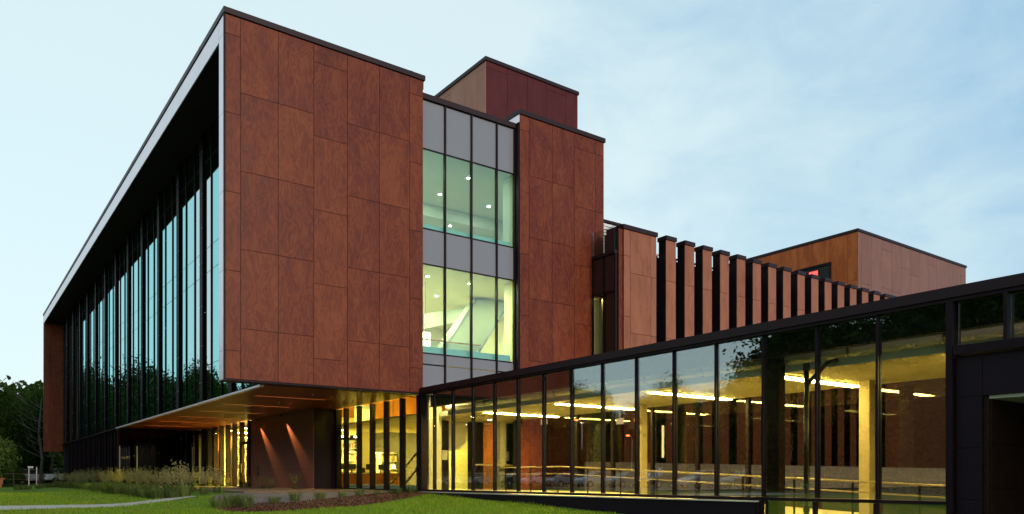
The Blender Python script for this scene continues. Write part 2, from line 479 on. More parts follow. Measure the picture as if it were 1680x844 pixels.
def dry_patches(m):
    t = m.node_tree
    r = [n for n in t.nodes if n.bl_idname == 'ShaderNodeValToRGB'][0]
    g = node(t, 'ShaderNodeNewGeometry'); n = node(t, 'ShaderNodeTexNoise', {'Scale': 0.9, 'Detail': 6, 'Roughness': 0.65})
    cr_ = node(t, 'ShaderNodeMapRange', {'From Min': 0.5, 'From Max': 0.72, 'To Max': 0.75}); mxc = node(t, 'ShaderNodeMix', data_type='RGBA')
    mxc.inputs[7].default_value = (0.27, 0.24, 0.055, 1)
    t.links.new(g.outputs['Position'], n.inputs['Vector']); t.links.new(n.outputs['Fac'], cr_.inputs['Value']); t.links.new(cr_.outputs[0], mxc.inputs[0])
    outs = [l.to_socket for l in r.outputs[0].links]
    t.links.new(r.outputs[0], mxc.inputs[6])
    for sck in outs: t.links.new(mxc.outputs[2], sck)
dry_patches(M['blade'])
# one big ground sheet: fine near the building, coarse to the horizon
def ground_sheet():
    gx = [-1500, -600, -250, -120, -70] + [float(x) for x in np.arange(-45, 16.1, 1.0)] + [20, 30, 50, 80, 160, 400, 1200]
    gy = [-1500, -500, -150, -60, -30, -15] + [float(y) for y in np.arange(-8, 66.1, 1.0)] + [72, 80, 95, 120, 180, 300, 700, 1800]
    v = [(x, y, ground(x, y) if y > -60 else ground(x, -60)) for x in gx for y in gy]
    ny = len(gy)
    f = [(i * ny + j, (i + 1) * ny + j, (i + 1) * ny + j + 1, i * ny + j + 1) for i in range(len(gx) - 1) for j in range(ny - 1)]
    me = bpy.data.meshes.new('lawn'); me.from_pydata(v, [], f); me.materials.append(M['lawn'])
    for p in me.polygons: p.use_smooth = True
    tag(link('lawn', me, (0, 0, 0)), kind='structure')
ground_sheet()
MULCH = [(14.15, 25.0), (13.75, 23.9), (12.4, 23.2), (10.2, 21.9), (8.3, 20.6), (6.5, 19.7), (5.9, 20.2), (6.0, 22.2), (7.1, 23.4), (8.8, 23.6), (11.0, 24.6), (12.8, 25.5), (14.0, 26.0)]
GRAVEL = [(14.1, 26.0), (12.8, 25.5), (11.0, 24.6), (8.8, 23.6), (7.1, 23.4), (6.6, 24.6), (7.3, 27.0), (8.4, 27.6), (9.0, 28.3), (14.15, 28.4)]
PATHP = [(-9.5, 24.2), (1.1, 24.5), (4.0, 25.2), (5.9, 26.6), (6.78, 27.2), (6.78, 28.4), (5.6, 28.2), (4.6, 27.9), (1.35, 28.3), (-9.5, 28.4)]
sheet('mulch_bed', inpoly(MULCH), 5, 15, 18, 27, 0.12, 0.016, 'mulch')
sheet('gravel_strip', inpoly(GRAVEL), 5, 15, 22, 30, 0.12, 0.010, 'gravel')
sheet('path', inpoly(PATHP), -10, 8, 20, 30, 0.1, 0.012, 'path')
tag(box('porch_paving', (8.55, 14.6, 27.9, 53.2, -0.9, F), 'deck'), kind='structure')
tag(box('courtyard_ground', (19.0, 70, -2, 27, -0.9, -0.56), 'concrete'), kind='structure')
tag(box('parking_lot', (-30, -11, 34, 84, -1.2, -0.82), 'asphalt'), kind='structure')
# two concrete steps between path and porch
st = thing('concrete_steps', 'two pale concrete steps at the end of the path by the porch', 'steps', (7.4, 27.6, -0.85))
box('step', (6.75, 7.55, 26.9, 28.5, -1.0, -0.70), 'concrete', st, 0.012)
box('step', (7.55, 8.55, 26.9, 28.5, -1.0, -0.565), 'concrete', st, 0.012)

# ================================================================== the library block
lib = thing('library_building', 'large dark brown timber-panelled library block raised over a glazed porch', 'building', (15, 40, F))
YF = 25.2
# bodies behind the cladding
worldmesh('wall', MB().box(7.12, 14.25, YF + .03, YF + .55, 3.14, 14.70), 'joint', lib)
worldmesh('wall', MB().box(18.74, 23.28, YF + .03, YF + .5, F - .2, 14.70), 'joint', lib)
worldmesh('wall', MB().box(23.0, 23.28, YF + .5, 81, F - .2, 14.68).box(8.6, 23.0, 80.7, 81, F - .3, 14.0), 'joint', lib)
worldmesh('roof', MB().box(8.0, 23.2, YF + .55, 81.5, 14.06, 14.40), 'coping', lib)
XS1 = [7.12, 7.60, 8.82, 10.04, 11.26, 12.48, 13.70, 14.26]
panels_y(lib, YF, XS1, [PH_A, PH_B, PH_B, PH_A, PH_B, PH_B, PH_A], 14.70, 3.16, 'wood')
XS2 = [18.72, 19.19, 20.40, 21.61, 22.82, 23.31]
panels_y(lib, YF, XS2, [PH_A, PH_B, PH_B, PH_A, PH_A], 14.70, F, 'wood')
# thin dark metal corner trims and base trim
box('corner_trim', (7.07, 7.115, YF - .01, YF + .04, 3.10, 14.70), 'black_metal', lib)
box('base_trim', (7.116, 14.26, YF + .004, YF + .55, 3.10, 3.155), 'black_metal', lib)
# copings
box('coping', (7.06, 14.33, YF - .05, YF + .6, 14.72, 14.90), 'coping', lib)
box('coping', (7.06, 7.6, YF + .6, 82.1, 14.72, 14.90), 'coping', lib)
box('coping', (14.0, 18.66, YF + .2, YF + .7, 14.20, 14.40), 'coping', lib)
box('coping', (18.66, 23.37, YF - .05, YF + .9, 14.72, 14.90), 'coping', lib)
box('coping', (22.9, 23.37, YF + .9, 81, 14.72, 14.90), 'coping', lib)
box('return_panel', (18.69, 18.715, YF + .02, YF + .75, 14.40, 14.70), 'silver', lib)
box('return_panel', (18.66, 18.715, YF + .02, YF + .42, 3.0, 14.19), 'black_metal', lib)
box('return_panel', (14.265, 14.29, YF + .02, YF + .5, 14.41, 14.70), 'black_metal', lib)
# the deep silver-edged frame round the long facade
ye = [25.215, 25.77]
zs = [14.68] + [z for z in PH_A if z > 3.2][:5] + [3.14]
for a, b in zip(zs[:-1], zs[1:]):
    box('silver_edge', (7.085, 7.115, ye[0] + .02, ye[1], b + .006, a - .006), 'silver', lib)
yy = list(np.arange(25.78, 82.0, 2.44)) + [82.0]
for a, b in zip(yy[:-1], yy[1:]):
    box('silver_edge', (7.085, 7.115, a + .006, b - .006, 14.02, 14.66), 'silver', lib)
worldmesh('frame_top', MB().box(7.12, 9.0, 25.76, 82.0, 14.02, 14.70), 'frame_dark', lib)
worldmesh('frame_side', MB().box(7.12, 8.5, 25.755, 25.80, 3.16, 14.02), 'dark_spandrel', lib)
for k, (z0, z1) in enumerate(((11.6, 14.0), (9.1, 11.6), (6.6, 9.1), (4.06, 6.6), (2.40, 4.06))):
    for y_, (xa, xb) in enumerate(((7.13, 7.62), (7.62, 8.62))):
        box('wood_panel', (xa + G / 2, xb - G / 2, 81.5, 81.53, z0 + G / 2, z1 - G / 2), 'wood', lib)
worldmesh('wall', MB().box(7.12, 8.7, 81.53, 82.1, 2.38, 14.70), 'joint', lib)
box('silver_edge', (7.09, 7.118, 81.52, 82.1, 2.40, 14.66), 'wood', lib)

# long facade: 4 m modules, dark posts, three panes a module, transoms between storeys
XG = 8.5
ZT = [3.12, 4.56, 8.29, 9.27, 12.80, 14.02]
posts = [29.2 + 4 * k for k in range(14)]
for p in posts[:-1]:
    box('facade_post', (XG - .09, XG - .01, p - .22, p + .22, 3.12, 14.02), 'post_black', lib)
bars = []
for p in [25.2] + posts:
    for d in (1.27, 2.73):
        if 26 < p + d < 81.4: bars.append(p + d)
for y in bars:
    box('mullion', (XG - .04, XG - .008, y - .03, y + .03, 3.13, 14.01), 'post_black', lib)
edges = sorted([25.8, 81.5] + [p for p in posts[:-1]] + bars)
for z in ZT[1:-1]:
    worldmesh('transom', MB().box(XG - .004, XG + .04, 25.8, 81.5, z - .008, z + .008), 'black_metal', lib)
for i in range(len(edges) - 1):
    a, b = edges[i], edges[i + 1]
    if b - a < .2: continue
    box('pane', (XG, XG + .02, a + .02, b - .02, 3.13, 14.0), 'pane_facade', lib)
# silver sill along the foot of the facade, dark soffit edge
worldmesh('silver_sill', MB().box(XG - .10, XG + .04, 25.8, 53.0, 3.05, 3.118), 'silver', lib)
worldmesh('silver_sill', MB().box(XG - .06, XG + .04, 53.02, 81.5, 3.05, 3.118), 'black_metal', lib)
for x in (9.3, 11.5, 13.7): box('coping_lap', (x, x + .10, YF - .054, YF - .02, 14.715, 14.904), 'coping', lib)
for x in (20.4, 22.2): box('coping_lap', (x, x + .10, YF - .054, YF - .02, 14.715, 14.904), 'coping', lib)
for k in range(13): box('coping_lap', (7.055, 7.10, 28.0 + 4 * k, 28.1 + 4 * k, 14.715, 14.904), 'coping', lib)
fit_ = MB()
for p in posts[:-1]:
    for z in (3.9, 5.4, 7.0, 8.78, 10.2, 11.6, 13.3):
        for d in (-.17, .17): fit_.box(XG - .10, XG - .089, p + d - .014, p + d + .014, z - .014, z + .014)
worldmesh('glass_fitting', fit_, 'silver', lib)['kind'] = 'stuff'
# interior behind the long facade
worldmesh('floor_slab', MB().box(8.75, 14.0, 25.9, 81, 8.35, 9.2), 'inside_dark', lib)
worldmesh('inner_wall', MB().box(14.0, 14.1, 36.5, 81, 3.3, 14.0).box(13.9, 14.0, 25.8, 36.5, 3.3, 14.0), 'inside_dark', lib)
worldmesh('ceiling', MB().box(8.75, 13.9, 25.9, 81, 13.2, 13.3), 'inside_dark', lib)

# soffit over the porch, boarded in strips
worldmesh('soffit_core', MB().box(8.55, 14.2, 25.76, 81, 3.16, 3.32).box(14.2, 23.0, 53, 81, 3.16, 3.32), 'joint', lib)
ys = [25.77] + [25.2 + 1.6 * k for k in range(1, 18)] + [53.0]
for a, b in zip(ys[:-1], ys[1:]):
    for xa, xb in ((8.56, 11.2), (11.2, 14.2)):
        box('soffit_panel', (xa + .004, xb - .004, a + .004, b - .004, 3.10, 3.155), 'wood_soffit', lib)
worldmesh('soffit_panel', MB().box(7.2, 8.38, 25.76, 25.79, 3.17, 3.2), 'joint', lib)
for (x, y) in ((10.85, 27.33), (10.89, 31.04), (13.2, 31.3), (10.9, 35.0), (10.9, 39.0), (13.0, 27.4)):
    built('sprinkler', MB().tube([(0, 0, 0), (0, 0, -.05)], .012, 6).tube([(0, 0, -.05), (0, 0, -.062)], .04, 8), 'silver', (x, y, 3.10), lib)

# ground floor: dark stone wall, glazed stretch with door, black glass volume
def tiles_x(parent, x, y0, y1, z0, z1, ny, nz, mat, th=.03, name='stone_tile'):
    for i in range(ny):
        for j in range(nz):
            a = y0 + (y1 - y0) * i / ny; b = y0 + (y1 - y0) * (i + 1) / ny
            c = z0 + (z1 - z0) * j / nz; d = z0 + (z1 - z0) * (j + 1) / nz
            box(name, (x, x + th, a + .004, b - .004, c + .004, d - .004), mat, parent)
worldmesh('wall', MB().box(13.14, 13.4, 32.9, 41.75, F, 3.09).box(13.4, 14.2, 32.94, 33.2, F, 3.09), 'joint', lib)
tiles_x(lib, 13.10, 32.92, 41.75, F, 3.08, 6, 4, 'stone_porch')
box('stone_tile', (13.14, 14.20, 32.90, 32.935, F, 3.08), 'stone', lib)
gly = [41.8, 43.2, 44.5, 45.8, 47.1, 48.4, 49.7, 51.1, 52.8]
for y in gly:
    box('mullion', (12.98, 13.22, y - .10, y + .10, F, 3.08), 'black_metal', lib)
for a, b in zip(gly[:-1], gly[1:]):
    box('pane', (13.11, 13.13, a + .10, b - .10, F + .02, 3.06), 'pane_clear', lib)
worldmesh('sill', MB().box(13.04, 13.2, 41.9, 52.8, F, F + .06), 'black_metal', lib)
dr = worldmesh('door', MB().box(13.02, 13.10, 42.0, 42.14, F, 1.98).box(13.02, 13.10, 42.96, 43.1, F, 1.98).box(13.02, 13.10, 42.14, 42.96, 1.84, 1.98).box(13.02, 13.10, 42.14, 42.96, F, F + .25), 'dark_spandrel', lib)
built('handle', MB().tube([(0, 0, 0), (0, 0, .5)], .015, 8), 'steel', (12.97, 42.9, .3), dr)
# black glass volume at the far end: end wall towards the porch, long side under the facade
for i in range(5):
    xa = 8.6 + 4.4 * i / 5
    box('pane', (xa + .02, xa + .86, 53.0, 53.02, F, 3.06), 'pane_black', lib)
for x in (8.62, 9.6, 12.9):
    box('door_edge', (x - .022, x + .022, 52.93, 52.985, F + .06, 2.0), 'steel', lib)
yy = list(np.arange(53.0, 77.1, 1.2))
for a, b in zip(yy[:-1], yy[1:]):
    box('pane', (8.58, 8.60, a + .02, b - .02, -.6, 3.04), 'pane_dark', lib)
for k, y in enumerate(yy):
    box('mullion', (8.52 if k % 2 else 8.47, 8.575, y - .03, y + .03, -.6, 3.04), 'black_metal', lib)
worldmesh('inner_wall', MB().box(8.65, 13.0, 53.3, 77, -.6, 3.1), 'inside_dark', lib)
# corridor behind the porch glazing
worldmesh('floor', MB().box(14.24, 45, 25.6, 60, F - .2, F - .004).box(13.2, 14.24, 33.2, 60, F - .2, F - .004), 'floor_in', lib)
worldmesh('inner_wall', MB().box(13.4, 45, 60, 60.2, F, 4.4).box(44.8, 45, 25.8, 60, F, 4.4), 'cream', lib)

# curtain-wall bay between the two panelled blocks
YB = YF + .30
bx = [14.27, 15.37, 16.57, 17.77, 18.64]
bz = [14.19, 12.36, 9.37, 8.04, 4.70, 3.0]
for i in range(4):
    for j, (a, b) in enumerate(zip(bz[:-1], bz[1:])):
        if j in (1, 3):
            box('pane', (bx[i] + .03, bx[i + 1] - .03, YB, YB + .02, b + .02, a - .02), 'pane_bay', lib)
        else:
            box('spandrel_panel', (bx[i] + .03, bx[i + 1] - .03, YB, YB + .03, b + .02, a - .02), 'spandrel', lib)
for x in bx:
    box('mullion', (x - .032, x + .032, YB - .07, YB + .05, 3.0, 14.19), 'black_metal', lib)
for z in bz:
    worldmesh('transom', MB().box(bx[0] + .03, bx[-1] - .03, YB - .02, YB + .045, z - .022, z + .022), 'black_metal', lib)

# rooms behind the bay
def room(z0, z1, mat, depth=11.0):
    x0, x1, y0 = 14.35, 22.9, YB + .12
    worldmesh('inner_wall', MB().box(x0, x1, y0 + depth, y0 + depth + .1, z0, z1).box(x0 - .1, x0, y0, y0 + depth, z0, z1).box(x1, x1 + .1, y0, y0 + depth, z0, z1), mat, lib)
    worldmesh('ceiling', MB().box(x0, x1, y0, y0 + depth, z1, z1 + .08), mat, lib)
    worldmesh('floor', MB().box(x0, x1, y0, y0 + depth, z0 - .1, z0), 'floor_in', lib)
room(4.55, 8.12, 'cream')
room(9.2, 12.55, 'white_in')
# upper room: beam across the ceiling, pier at the right, low sill
worldmesh('ceiling_beam', MB().box(14.36, 22.8, 31.0, 31.5, 12.0, 12.54), 'white_in', lib)
worldmesh('pier', MB().box(18.95, 19.6, 26.0, 26.7, 9.21, 12.53), 'white_in', lib)
worldmesh('pier', MB().box(18.95, 19.6, 26.0, 26.6, 4.56, 8.11), 'cream', lib)
M['sill_blue'] = plain('sill_pale_blue', (0.42, 0.66, 0.70), 0.5)
worldmesh('inner_sill', MB().box(14.36, 18.6, YB + .2, YB + .5, 9.21, 9.62), 'sill_blue', lib)
worldmesh('inner_sill', MB().box(14.36, 18.6, YB + .2, YB + .5, 4.56, 5.0), 'sill_blue', lib)
# lower room: sloping stair soffit with dark edges, wood band, glass guard with wooden handrail
SOF = [(17.0, 5.2), (19.1, 7.95), (19.6, 8.1), (20.95, 8.1), (18.8, 5.2)]
worldmesh('stair_soffit', MB().prism(SOF, 'Y', 29.0, 29.6), 'soffit_paint', lib)
worldmesh('stair_edge', MB().tube([(SOF[0][0] - .35, 28.97, 4.6), (SOF[1][0], 28.97, SOF[1][1])], .05, 6).tube([(SOF[4][0] - .3, 28.97, 4.6), (SOF[3][0], 28.97, SOF[3][1])], .05, 6), 'spandrel', lib)
worldmesh('wood_band', MB().prism([(17.6, 6.8), (19.9, 7.5), (19.9, 8.1), (17.6, 7.5)], 'Y', 31.0, 31.1), 'soffit_paint', lib)
worldmesh('guard_rail', MB().box(14.5, 17.8, 26.6, 26.65, 5.42, 5.47), 'wood_in', lib)
worldmesh('guard_glass', MB().box(14.5, 17.8, 26.615, 26.635, 4.6, 5.40), 'pane_rail', lib)

# ------------------------------------------------------------------ lamps
def lamp_disc(label, loc, r, mat, group, energy=0, col=(1, .93, .6), name='downlight'):
    t = thing(name, label, 'ceiling light', loc, group)
    built('trim_ring', MB().tube([(0, 0, 0), (0, 0, -.012)], r * 1.25, 12), 'paper', loc, t)
    built('lens', MB().tube([(0, 0, -.013), (0, 0, -.022)], r, 12), mat, loc, t)
    if energy:
        ld = bpy.data.lights.new('downlight_lamp', 'AREA'); ld.energy = energy; ld.size = r * 2; ld.shape = 'DISK'; ld.color = col
        lo = bpy.data.objects.new('lamp', ld); COL.objects.link(lo); lo.parent = t; lo.location = (0, 0, -.03)
    return t
for x in (15.0, 17.6, 20.2):
    for y in (27.3, 29.6, 33.0, 35.6):
        lamp_disc('round recessed downlight glowing in the upper room behind the tall bay', (x, y, 12.54), .075, 'disc_cool', 'downlights in the upper bay room', 16, (.95, 1, .78))
for x in (15.6, 17.6, 20.0):
    for y in (27.2, 29.9, 33.4):
        lamp_disc('round recessed downlight glowing in the lower room behind the tall bay', (x, y, 8.11), .075, 'disc', 'downlights in the lower bay room', 85, (1, .93, .55))
for x, y, z in ((9.8, 28.2, 13.19), (10.4, 30.6, 13.19), (9.9, 33.6, 13.19), (10.6, 37, 13.19), (9.9, 41, 13.19), (9.7, 29.2, 8.34), (10.3, 32.4, 8.34), (9.9, 36, 8.34), (10.4, 40.5, 8.34), (9.9, 46, 8.34)):
    lamp_disc('dim ceiling light glimpsed behind the dark glass of the long facade', (x, y, z), .09, 'disc', 'ceiling lights behind the long facade')
pl_ = thing('pendant_lamp', 'glowing box-shaped pendant lamp at the left of the lower bay room', 'pendant lamp', (15.95, 28, 8.1))
worldmesh('lamp_shade', MB().box(15.79, 16.11, 27.84, 28.16, 5.44, 6.0), 'lamp_shade', pl_, bevel=.02)
worldmesh('cord', MB().box(15.945, 15.955, 27.995, 28.005, 6.0, 8.1), 'black_plastic', pl_)
for k, y in enumerate((29.15, 33.15, 37.15, 41.15, 45.15, 49.15)):
    lab = ['nearest', 'second', 'third', 'fourth', 'fifth', 'farthest'][k]
    t = thing('soffit_light', f'thin orange glowing strip in the porch ceiling, {lab} from the panelled face', 'ceiling light', (10.7, y, 3.10), 'strip lights in the porch ceiling')
    box('housing', (9.30, 12.12, y - .06, y + .06, 3.092, 3.098), 'black_metal', t)
    box('tube', (9.34, 12.08, y - .008, y + .008, 3.086, 3.091), 'tube_glim', t)
for y, lab in ((40.55, 'left one beside the door'), (36.75, 'right one in the middle of the wall')):
    t = thing('wall_washer', f'small spotlight grazing the dark porch wall, {lab}', 'spotlight', (12.98, y, 3.08), 'spotlights grazing the porch wall')
    built('housing', MB().tube([(0, 0, 0), (-.0, 0, -.10)], .035, 10), 'black_metal', (12.98, y, 3.08), t)
    sp = bpy.data.lights.new('wall_washer_lamp', 'SPOT'); sp.energy = 1500; sp.color = (1, .60, .18); sp.spot_size = R(20); sp.spot_blend = 1.0; sp.shadow_soft_size = .02
    so = bpy.data.objects.new('lamp', sp); COL.objects.link(so); so.parent = t; so.location = (-.03, 0, -.11)
    dv = Vector((.20, -2.18, -1.80)); so.rotation_euler = (-dv).to_track_quat('Z', 'Y').to_euler()

# ================================================================== penthouse on the roof
pent = thing('rooftop_penthouse', 'plain dark red panelled plant room set back on the main roof', 'rooftop room', (23.6, 33.6, 14.4))
worldmesh('wall', MB().box(20.76, 26.44, 30.64, 36.6, 14.4, 19.86), 'joint', pent)
PXS = [20.74, 21.98, 23.20, 24.43, 25.66, 26.47]
panels_y(pent, 30.6, PXS, [[19.56, 17.06, 14.56], [17.30, 14.8], [17.30, 14.8], [19.58, 17.08], [17.3, 14.8]], 19.86, 14.42, 'wood_dim_red')
panels_x(pent, 20.72, [30.62, 31.27, 32.52, 33.78, 35.04, 36.6], [[19.56, 17.06], [17.3], [17.3], [19.56, 17.06], [17.3]], 19.86, 14.42, 'wood_skylit_tan')
box('coping', (20.66, 26.52, 30.54, 36.7, 19.87, 20.04), 'coping', pent)

# ================================================================== the wing with upright fins
wing = thing('fin_wing', 'long low wing with a row of upright timber fins and dark window slots', 'building', (34, 26, F))
YW = 23.64
worldmesh('wall', MB().box(23.32, 24.93, YW + .03, 24.6, -.6, 10.48), 'joint', wing)
panels_y(wing, YW, [23.0, 23.38, 24.62, 24.96], [[9.38, 6.82, 4.3, 1.8], [8.69, 6.15, 3.65, 1.15], [8.69, 6.15, 3.65, 1.15]], 10.48, -.55, 'wood_skylit')
for a, b in zip([10.48, 9.38, 6.82, 4.3, 1.8], [9.38, 6.82, 4.3, 1.8, -.55]):
    box('wood_panel', (22.77, 22.99, YW + .06, YW + .09, b + G / 2, a - G / 2), 'wood', wing)
box('wood_panel', (24.93, 24.955, YW + .035, 24.58, 9.9, 10.48), 'wood_skylit', wing)
box('coping', (22.94, 25.0, YW - .06, 24.66, 10.49, 10.67), 'coping', wing)
# recessed glazing in the flank next to the second panelled block
XR = 22.66
worldmesh('wall', MB().box(22.78, 22.99, YW + .095, 24.6, -.55, 10.4), 'joint', wing)
for a, b in ((23.80, 24.45), (24.51, 25.17)):
    box('spandrel_panel', (XR, XR + .03, a, b, 7.92, 9.42), 'dark_spandrel', wing)
    box('pane', (XR, XR + .02, a, b, 4.4, 7.86), 'pane_dark' if False else 'pane_clear', wing)
    box('spandrel_panel', (XR, XR + .03, a, b, -.5, 4.34), 'dark_spandrel', wing)
for y in (23.77, 24.48, 25.2):
    box('mullion', (XR - .05, XR + .05, y - .03, y + .03, -.5, 9.43), 'black_metal', wing)
for z in (4.37, 7.89):
    worldmesh('transom', MB().box(XR - .03, XR + .04, 23.81, 25.16, z - .03, z + .03), 'black_metal', wing)
box('coping', (XR - .08, XR + .10, 23.76, 25.19, 9.44, 9.58), 'coping', wing)
worldmesh('floor_slab', MB().box(XR + .12, 24.9, 24.62, 25.18, 9.3, 9.45).box(XR + .05, 22.77, 23.8, 25.18, 9.3, 9.43), 'coping', wing)
# glass guard on the terrace
worldmesh('guard_glass', MB().box(XR - .03, XR - .01, 23.8, 25.15, 9.60, 10.60), 'pane_rail', wing)
worldmesh('guard_post', MB().box(XR - .035, XR - .005, 25.155, 25.18, 9.585, 10.62), 'steel', wing)
NF = 15
for k in range(NF):
    x = 25.57 + 1.22 * k
    f_ = box('fin', (x + .02, x + .60, YW + .035, 24.10, -.55, 10.47), 'black_metal', wing)
    for a, b in zip([10.48, 8.69, 6.16, 3.66, 1.16], [8.69, 6.16, 3.66, 1.16, -.55]):
        box('fin_panel', (x, x + .62, YW, YW + .03, b + G / 2, a - G / 2), 'wood_skylit', f_)
    box('fin_cap', (x - .03, x + .65, YW - .05, 24.14, 10.49, 10.67), 'coping', f_)
xe = 25.57 + 1.22 * NF
worldmesh('wall', MB().box(xe + .02, xe + 2.0, YW + .03, 24.6, -.6, 10.48), 'joint', wing)
panels_y(wing, YW, [xe, xe + .36, xe + 1.60, xe + 2.02], [[8.69, 6.16, 3.66, 1.16]] * 3, 10.48, -.55, 'wood_skylit')
box('coping', (xe - .04, xe + 2.06, YW - .05, 24.66, 10.49, 10.67), 'coping', wing)
# slots: slim glazing behind the fins
for k in range(NF + 1):
    xa = 24.98 if k == 0 else 25.57 + 1.22 * (k - 1) + .63
    xb = 25.57 + 1.22 * k - .01
    for a, b in ((7.76, 9.84), (4.6, 7.68), (.5, 4.5), (-.55, .44)):
        box('pane', (xa, xb, 24.12, 24.14, a, b), 'pane_slot', wing)
    box('slot_rail', (xa - .02, xb + .01, 24.08, 24.18, 9.86, 9.95), 'silver' if k == 0 else 'coping', wing)
    box('slot_rail', (xa, xb, 24.09, 24.16, 7.685, 7.755), 'black_metal', wing)
    box('slot_rail', (xa, xb, 24.09, 24.16, 4.505, 4.595), 'black_metal', wing)
worldmesh('roof', MB().box(23.3, 46.6, 24.2, 40, 9.60, 9.84), 'coping', wing)
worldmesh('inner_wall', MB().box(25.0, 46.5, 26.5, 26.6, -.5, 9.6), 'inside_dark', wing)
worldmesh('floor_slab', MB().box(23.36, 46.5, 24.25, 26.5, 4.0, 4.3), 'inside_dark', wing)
worldmesh('inner_wall', MB().box(22.72, 23.3, 25.17, 25.19, 4.3, 7.9), 'ceil', wing)
worldmesh('pier', MB().box(22.95, 23.1, 24.95, 25.1, 4.3, 7.8), 'column_tan', wing)
lamp_disc('added small ceiling light brightening the recessed flank window of the fin wing', (23.1, 24.85, 7.86), .05, 'sign_pale', None, 5, (1, .85, .35))  # lamp added to light the room behind the flank panes

# roof louvre screen behind the terrace
lv = thing('louvre_screen', 'white slatted louvre screen standing on the roof behind the terrace', 'louvre screen', (26.8, 28, 9.84))
for i in range(16):
    z = 10.0 + .155 * i
    box('slat', (25.2, 28.4, 28.0, 28.06, z, z + .115), 'louvre', lv)
for x in (25.25, 26.05, 26.46, 27.25, 28.05):
    box('post', (x - .03, x + .03, 28.07, 28.13, 9.84, 12.5), 'louvre', lv)
box('top_rail', (25.15, 28.45, 27.96, 28.2, 12.50, 12.62), 'coping', lv)
worldmesh('backing', MB().box(25.2, 28.4, 28.4, 28.45, 9.84, 12.48), 'dark_spandrel', lv)
rv = thing('roof_vent', 'dark boxy vent cowl on the terrace in front of the louvre screen', 'vent', (25.95, 26.9, 9.84))
worldmesh('cowl', MB().box(25.72, 26.2, 26.7, 27.1, 10.25, 10.8), 'black_metal', rv, bevel=.03)
worldmesh('stem', MB().box(25.85, 26.05, 26.82, 26.98, 9.84, 10.24), 'black_metal', rv)

# ================================================================== panelled block at the right
rb = thing('panelled_block', 'windowless timber-panelled block with a pale front rising behind the fins', 'building', (54, 31, F))
YR, XRB = 26.9, 46.62
worldmesh('wall', MB().box(XRB + .03, 61.3, YR + .03, 38, -.6, 15.62), 'joint', rb)
rx = [46.62, 47.05, 48.28, 49.50, 50.74, 51.97, 53.20, 54.42, 55.65, 56.86, 58.08, 59.30, 60.52, 61.32]
pa, pb, pc = [14.2, 11.7, 9.2, 6.7, 4.2, 1.7], [12.4, 9.9, 7.4, 4.9, 2.4], [15.0, 12.5, 10.0, 7.5, 5.0, 2.5]
panels_y(rb, YR, rx, [pa, pb, [9.9 + 1.9, 9.3, 6.8, 4.3], pc, pb, pa, [13.9, 11.4, 8.9, 6.4, 3.9], pb, pc, [11.2, 8.7, 6.2, 3.7], pb, pa, pc], 15.62, -.55, 'wood_sheen_mauve')
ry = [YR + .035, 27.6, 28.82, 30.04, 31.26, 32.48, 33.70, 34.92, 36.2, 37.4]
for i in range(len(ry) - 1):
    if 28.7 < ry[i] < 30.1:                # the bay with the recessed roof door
        panels_x(rb, XRB, [ry[i], ry[i + 1]], [[]], 15.62, 14.05, 'wood_lit_amber')
        panels_x(rb, XRB, [ry[i], ry[i + 1]], [[7.4, 4.9, 2.4]], 9.7, -.55, 'wood_lit_amber')
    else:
        panels_x(rb, XRB, [ry[i], ry[i + 1]], [[12.6, 10.1, 7.6, 5.1, 2.6]], 15.62, -.55, 'wood_lit_amber')
box('coping', (XRB - .05, 61.38, YR - .05, 38.05, 15.64, 15.81), 'coping', rb)
# recess of the roof door, a dark frame standing proud
worldmesh('door_frame', MB().box(XRB - .10, XRB + .025, 28.74, 28.82, 9.8, 14.1).box(XRB - .10, XRB + .025, 31.28, 31.36, 9.8, 14.1).box(XRB - .10, XRB + .025, 28.82, 31.28, 13.95, 14.1), 'black_metal', rb)
worldmesh('door', MB().box(XRB + .008, XRB + .028, 28.83, 31.27, 9.8, 13.94), 'pane_black', rb)
worldmesh('inner_wall', MB().box(XRB + .3, XRB + .35, 28.83, 31.27, 9.8, 13.94), 'inside_dark', rb)
es = thing('exit_sign', 'small red lit exit sign above the roof door of the right block', 'exit sign', (XRB - .06, 29.95, 13.55))
box('housing', (XRB - .06, XRB - .02, 29.62, 30.32, 13.36, 13.76), 'black_plastic', es)
box('face', (XRB - .066, XRB - .061, 29.65, 30.29, 13.39, 13.73), 'red_lit', es)
def text(name, body, size, loc, rot, mat, parent=None, ext=0.002):
    c = bpy.data.curves.new(name, 'FONT'); c.body = body; c.size = size; c.extrude = ext
    c.align_x = 'CENTER'; c.align_y = 'CENTER'; c.materials.append(M[mat])
    o = bpy.data.objects.new(name, c); COL.objects.link(o)
    bpy.context.view_layer.update()
    me = bpy.data.meshes.new_from_object(o.evaluated_get(bpy.context.evaluated_depsgraph_get()))
    bpy.data.objects.remove(o); bpy.data.curves.remove(c)
    me.materials.clear(); me.materials.append(M[mat])
    o = bpy.data.objects.new(name, me); COL.objects.link(o)
    o.parent = parent; o.location = Vector(loc) - (WL[parent.name] if parent else Vector()); o.rotation_euler = rot
    WL[o.name] = Vector(loc); return o
text('lettering', 'EXIT', .26, (XRB - .069, 29.97, 13.56), (R(90), 0, R(-90)), 'paper', es)

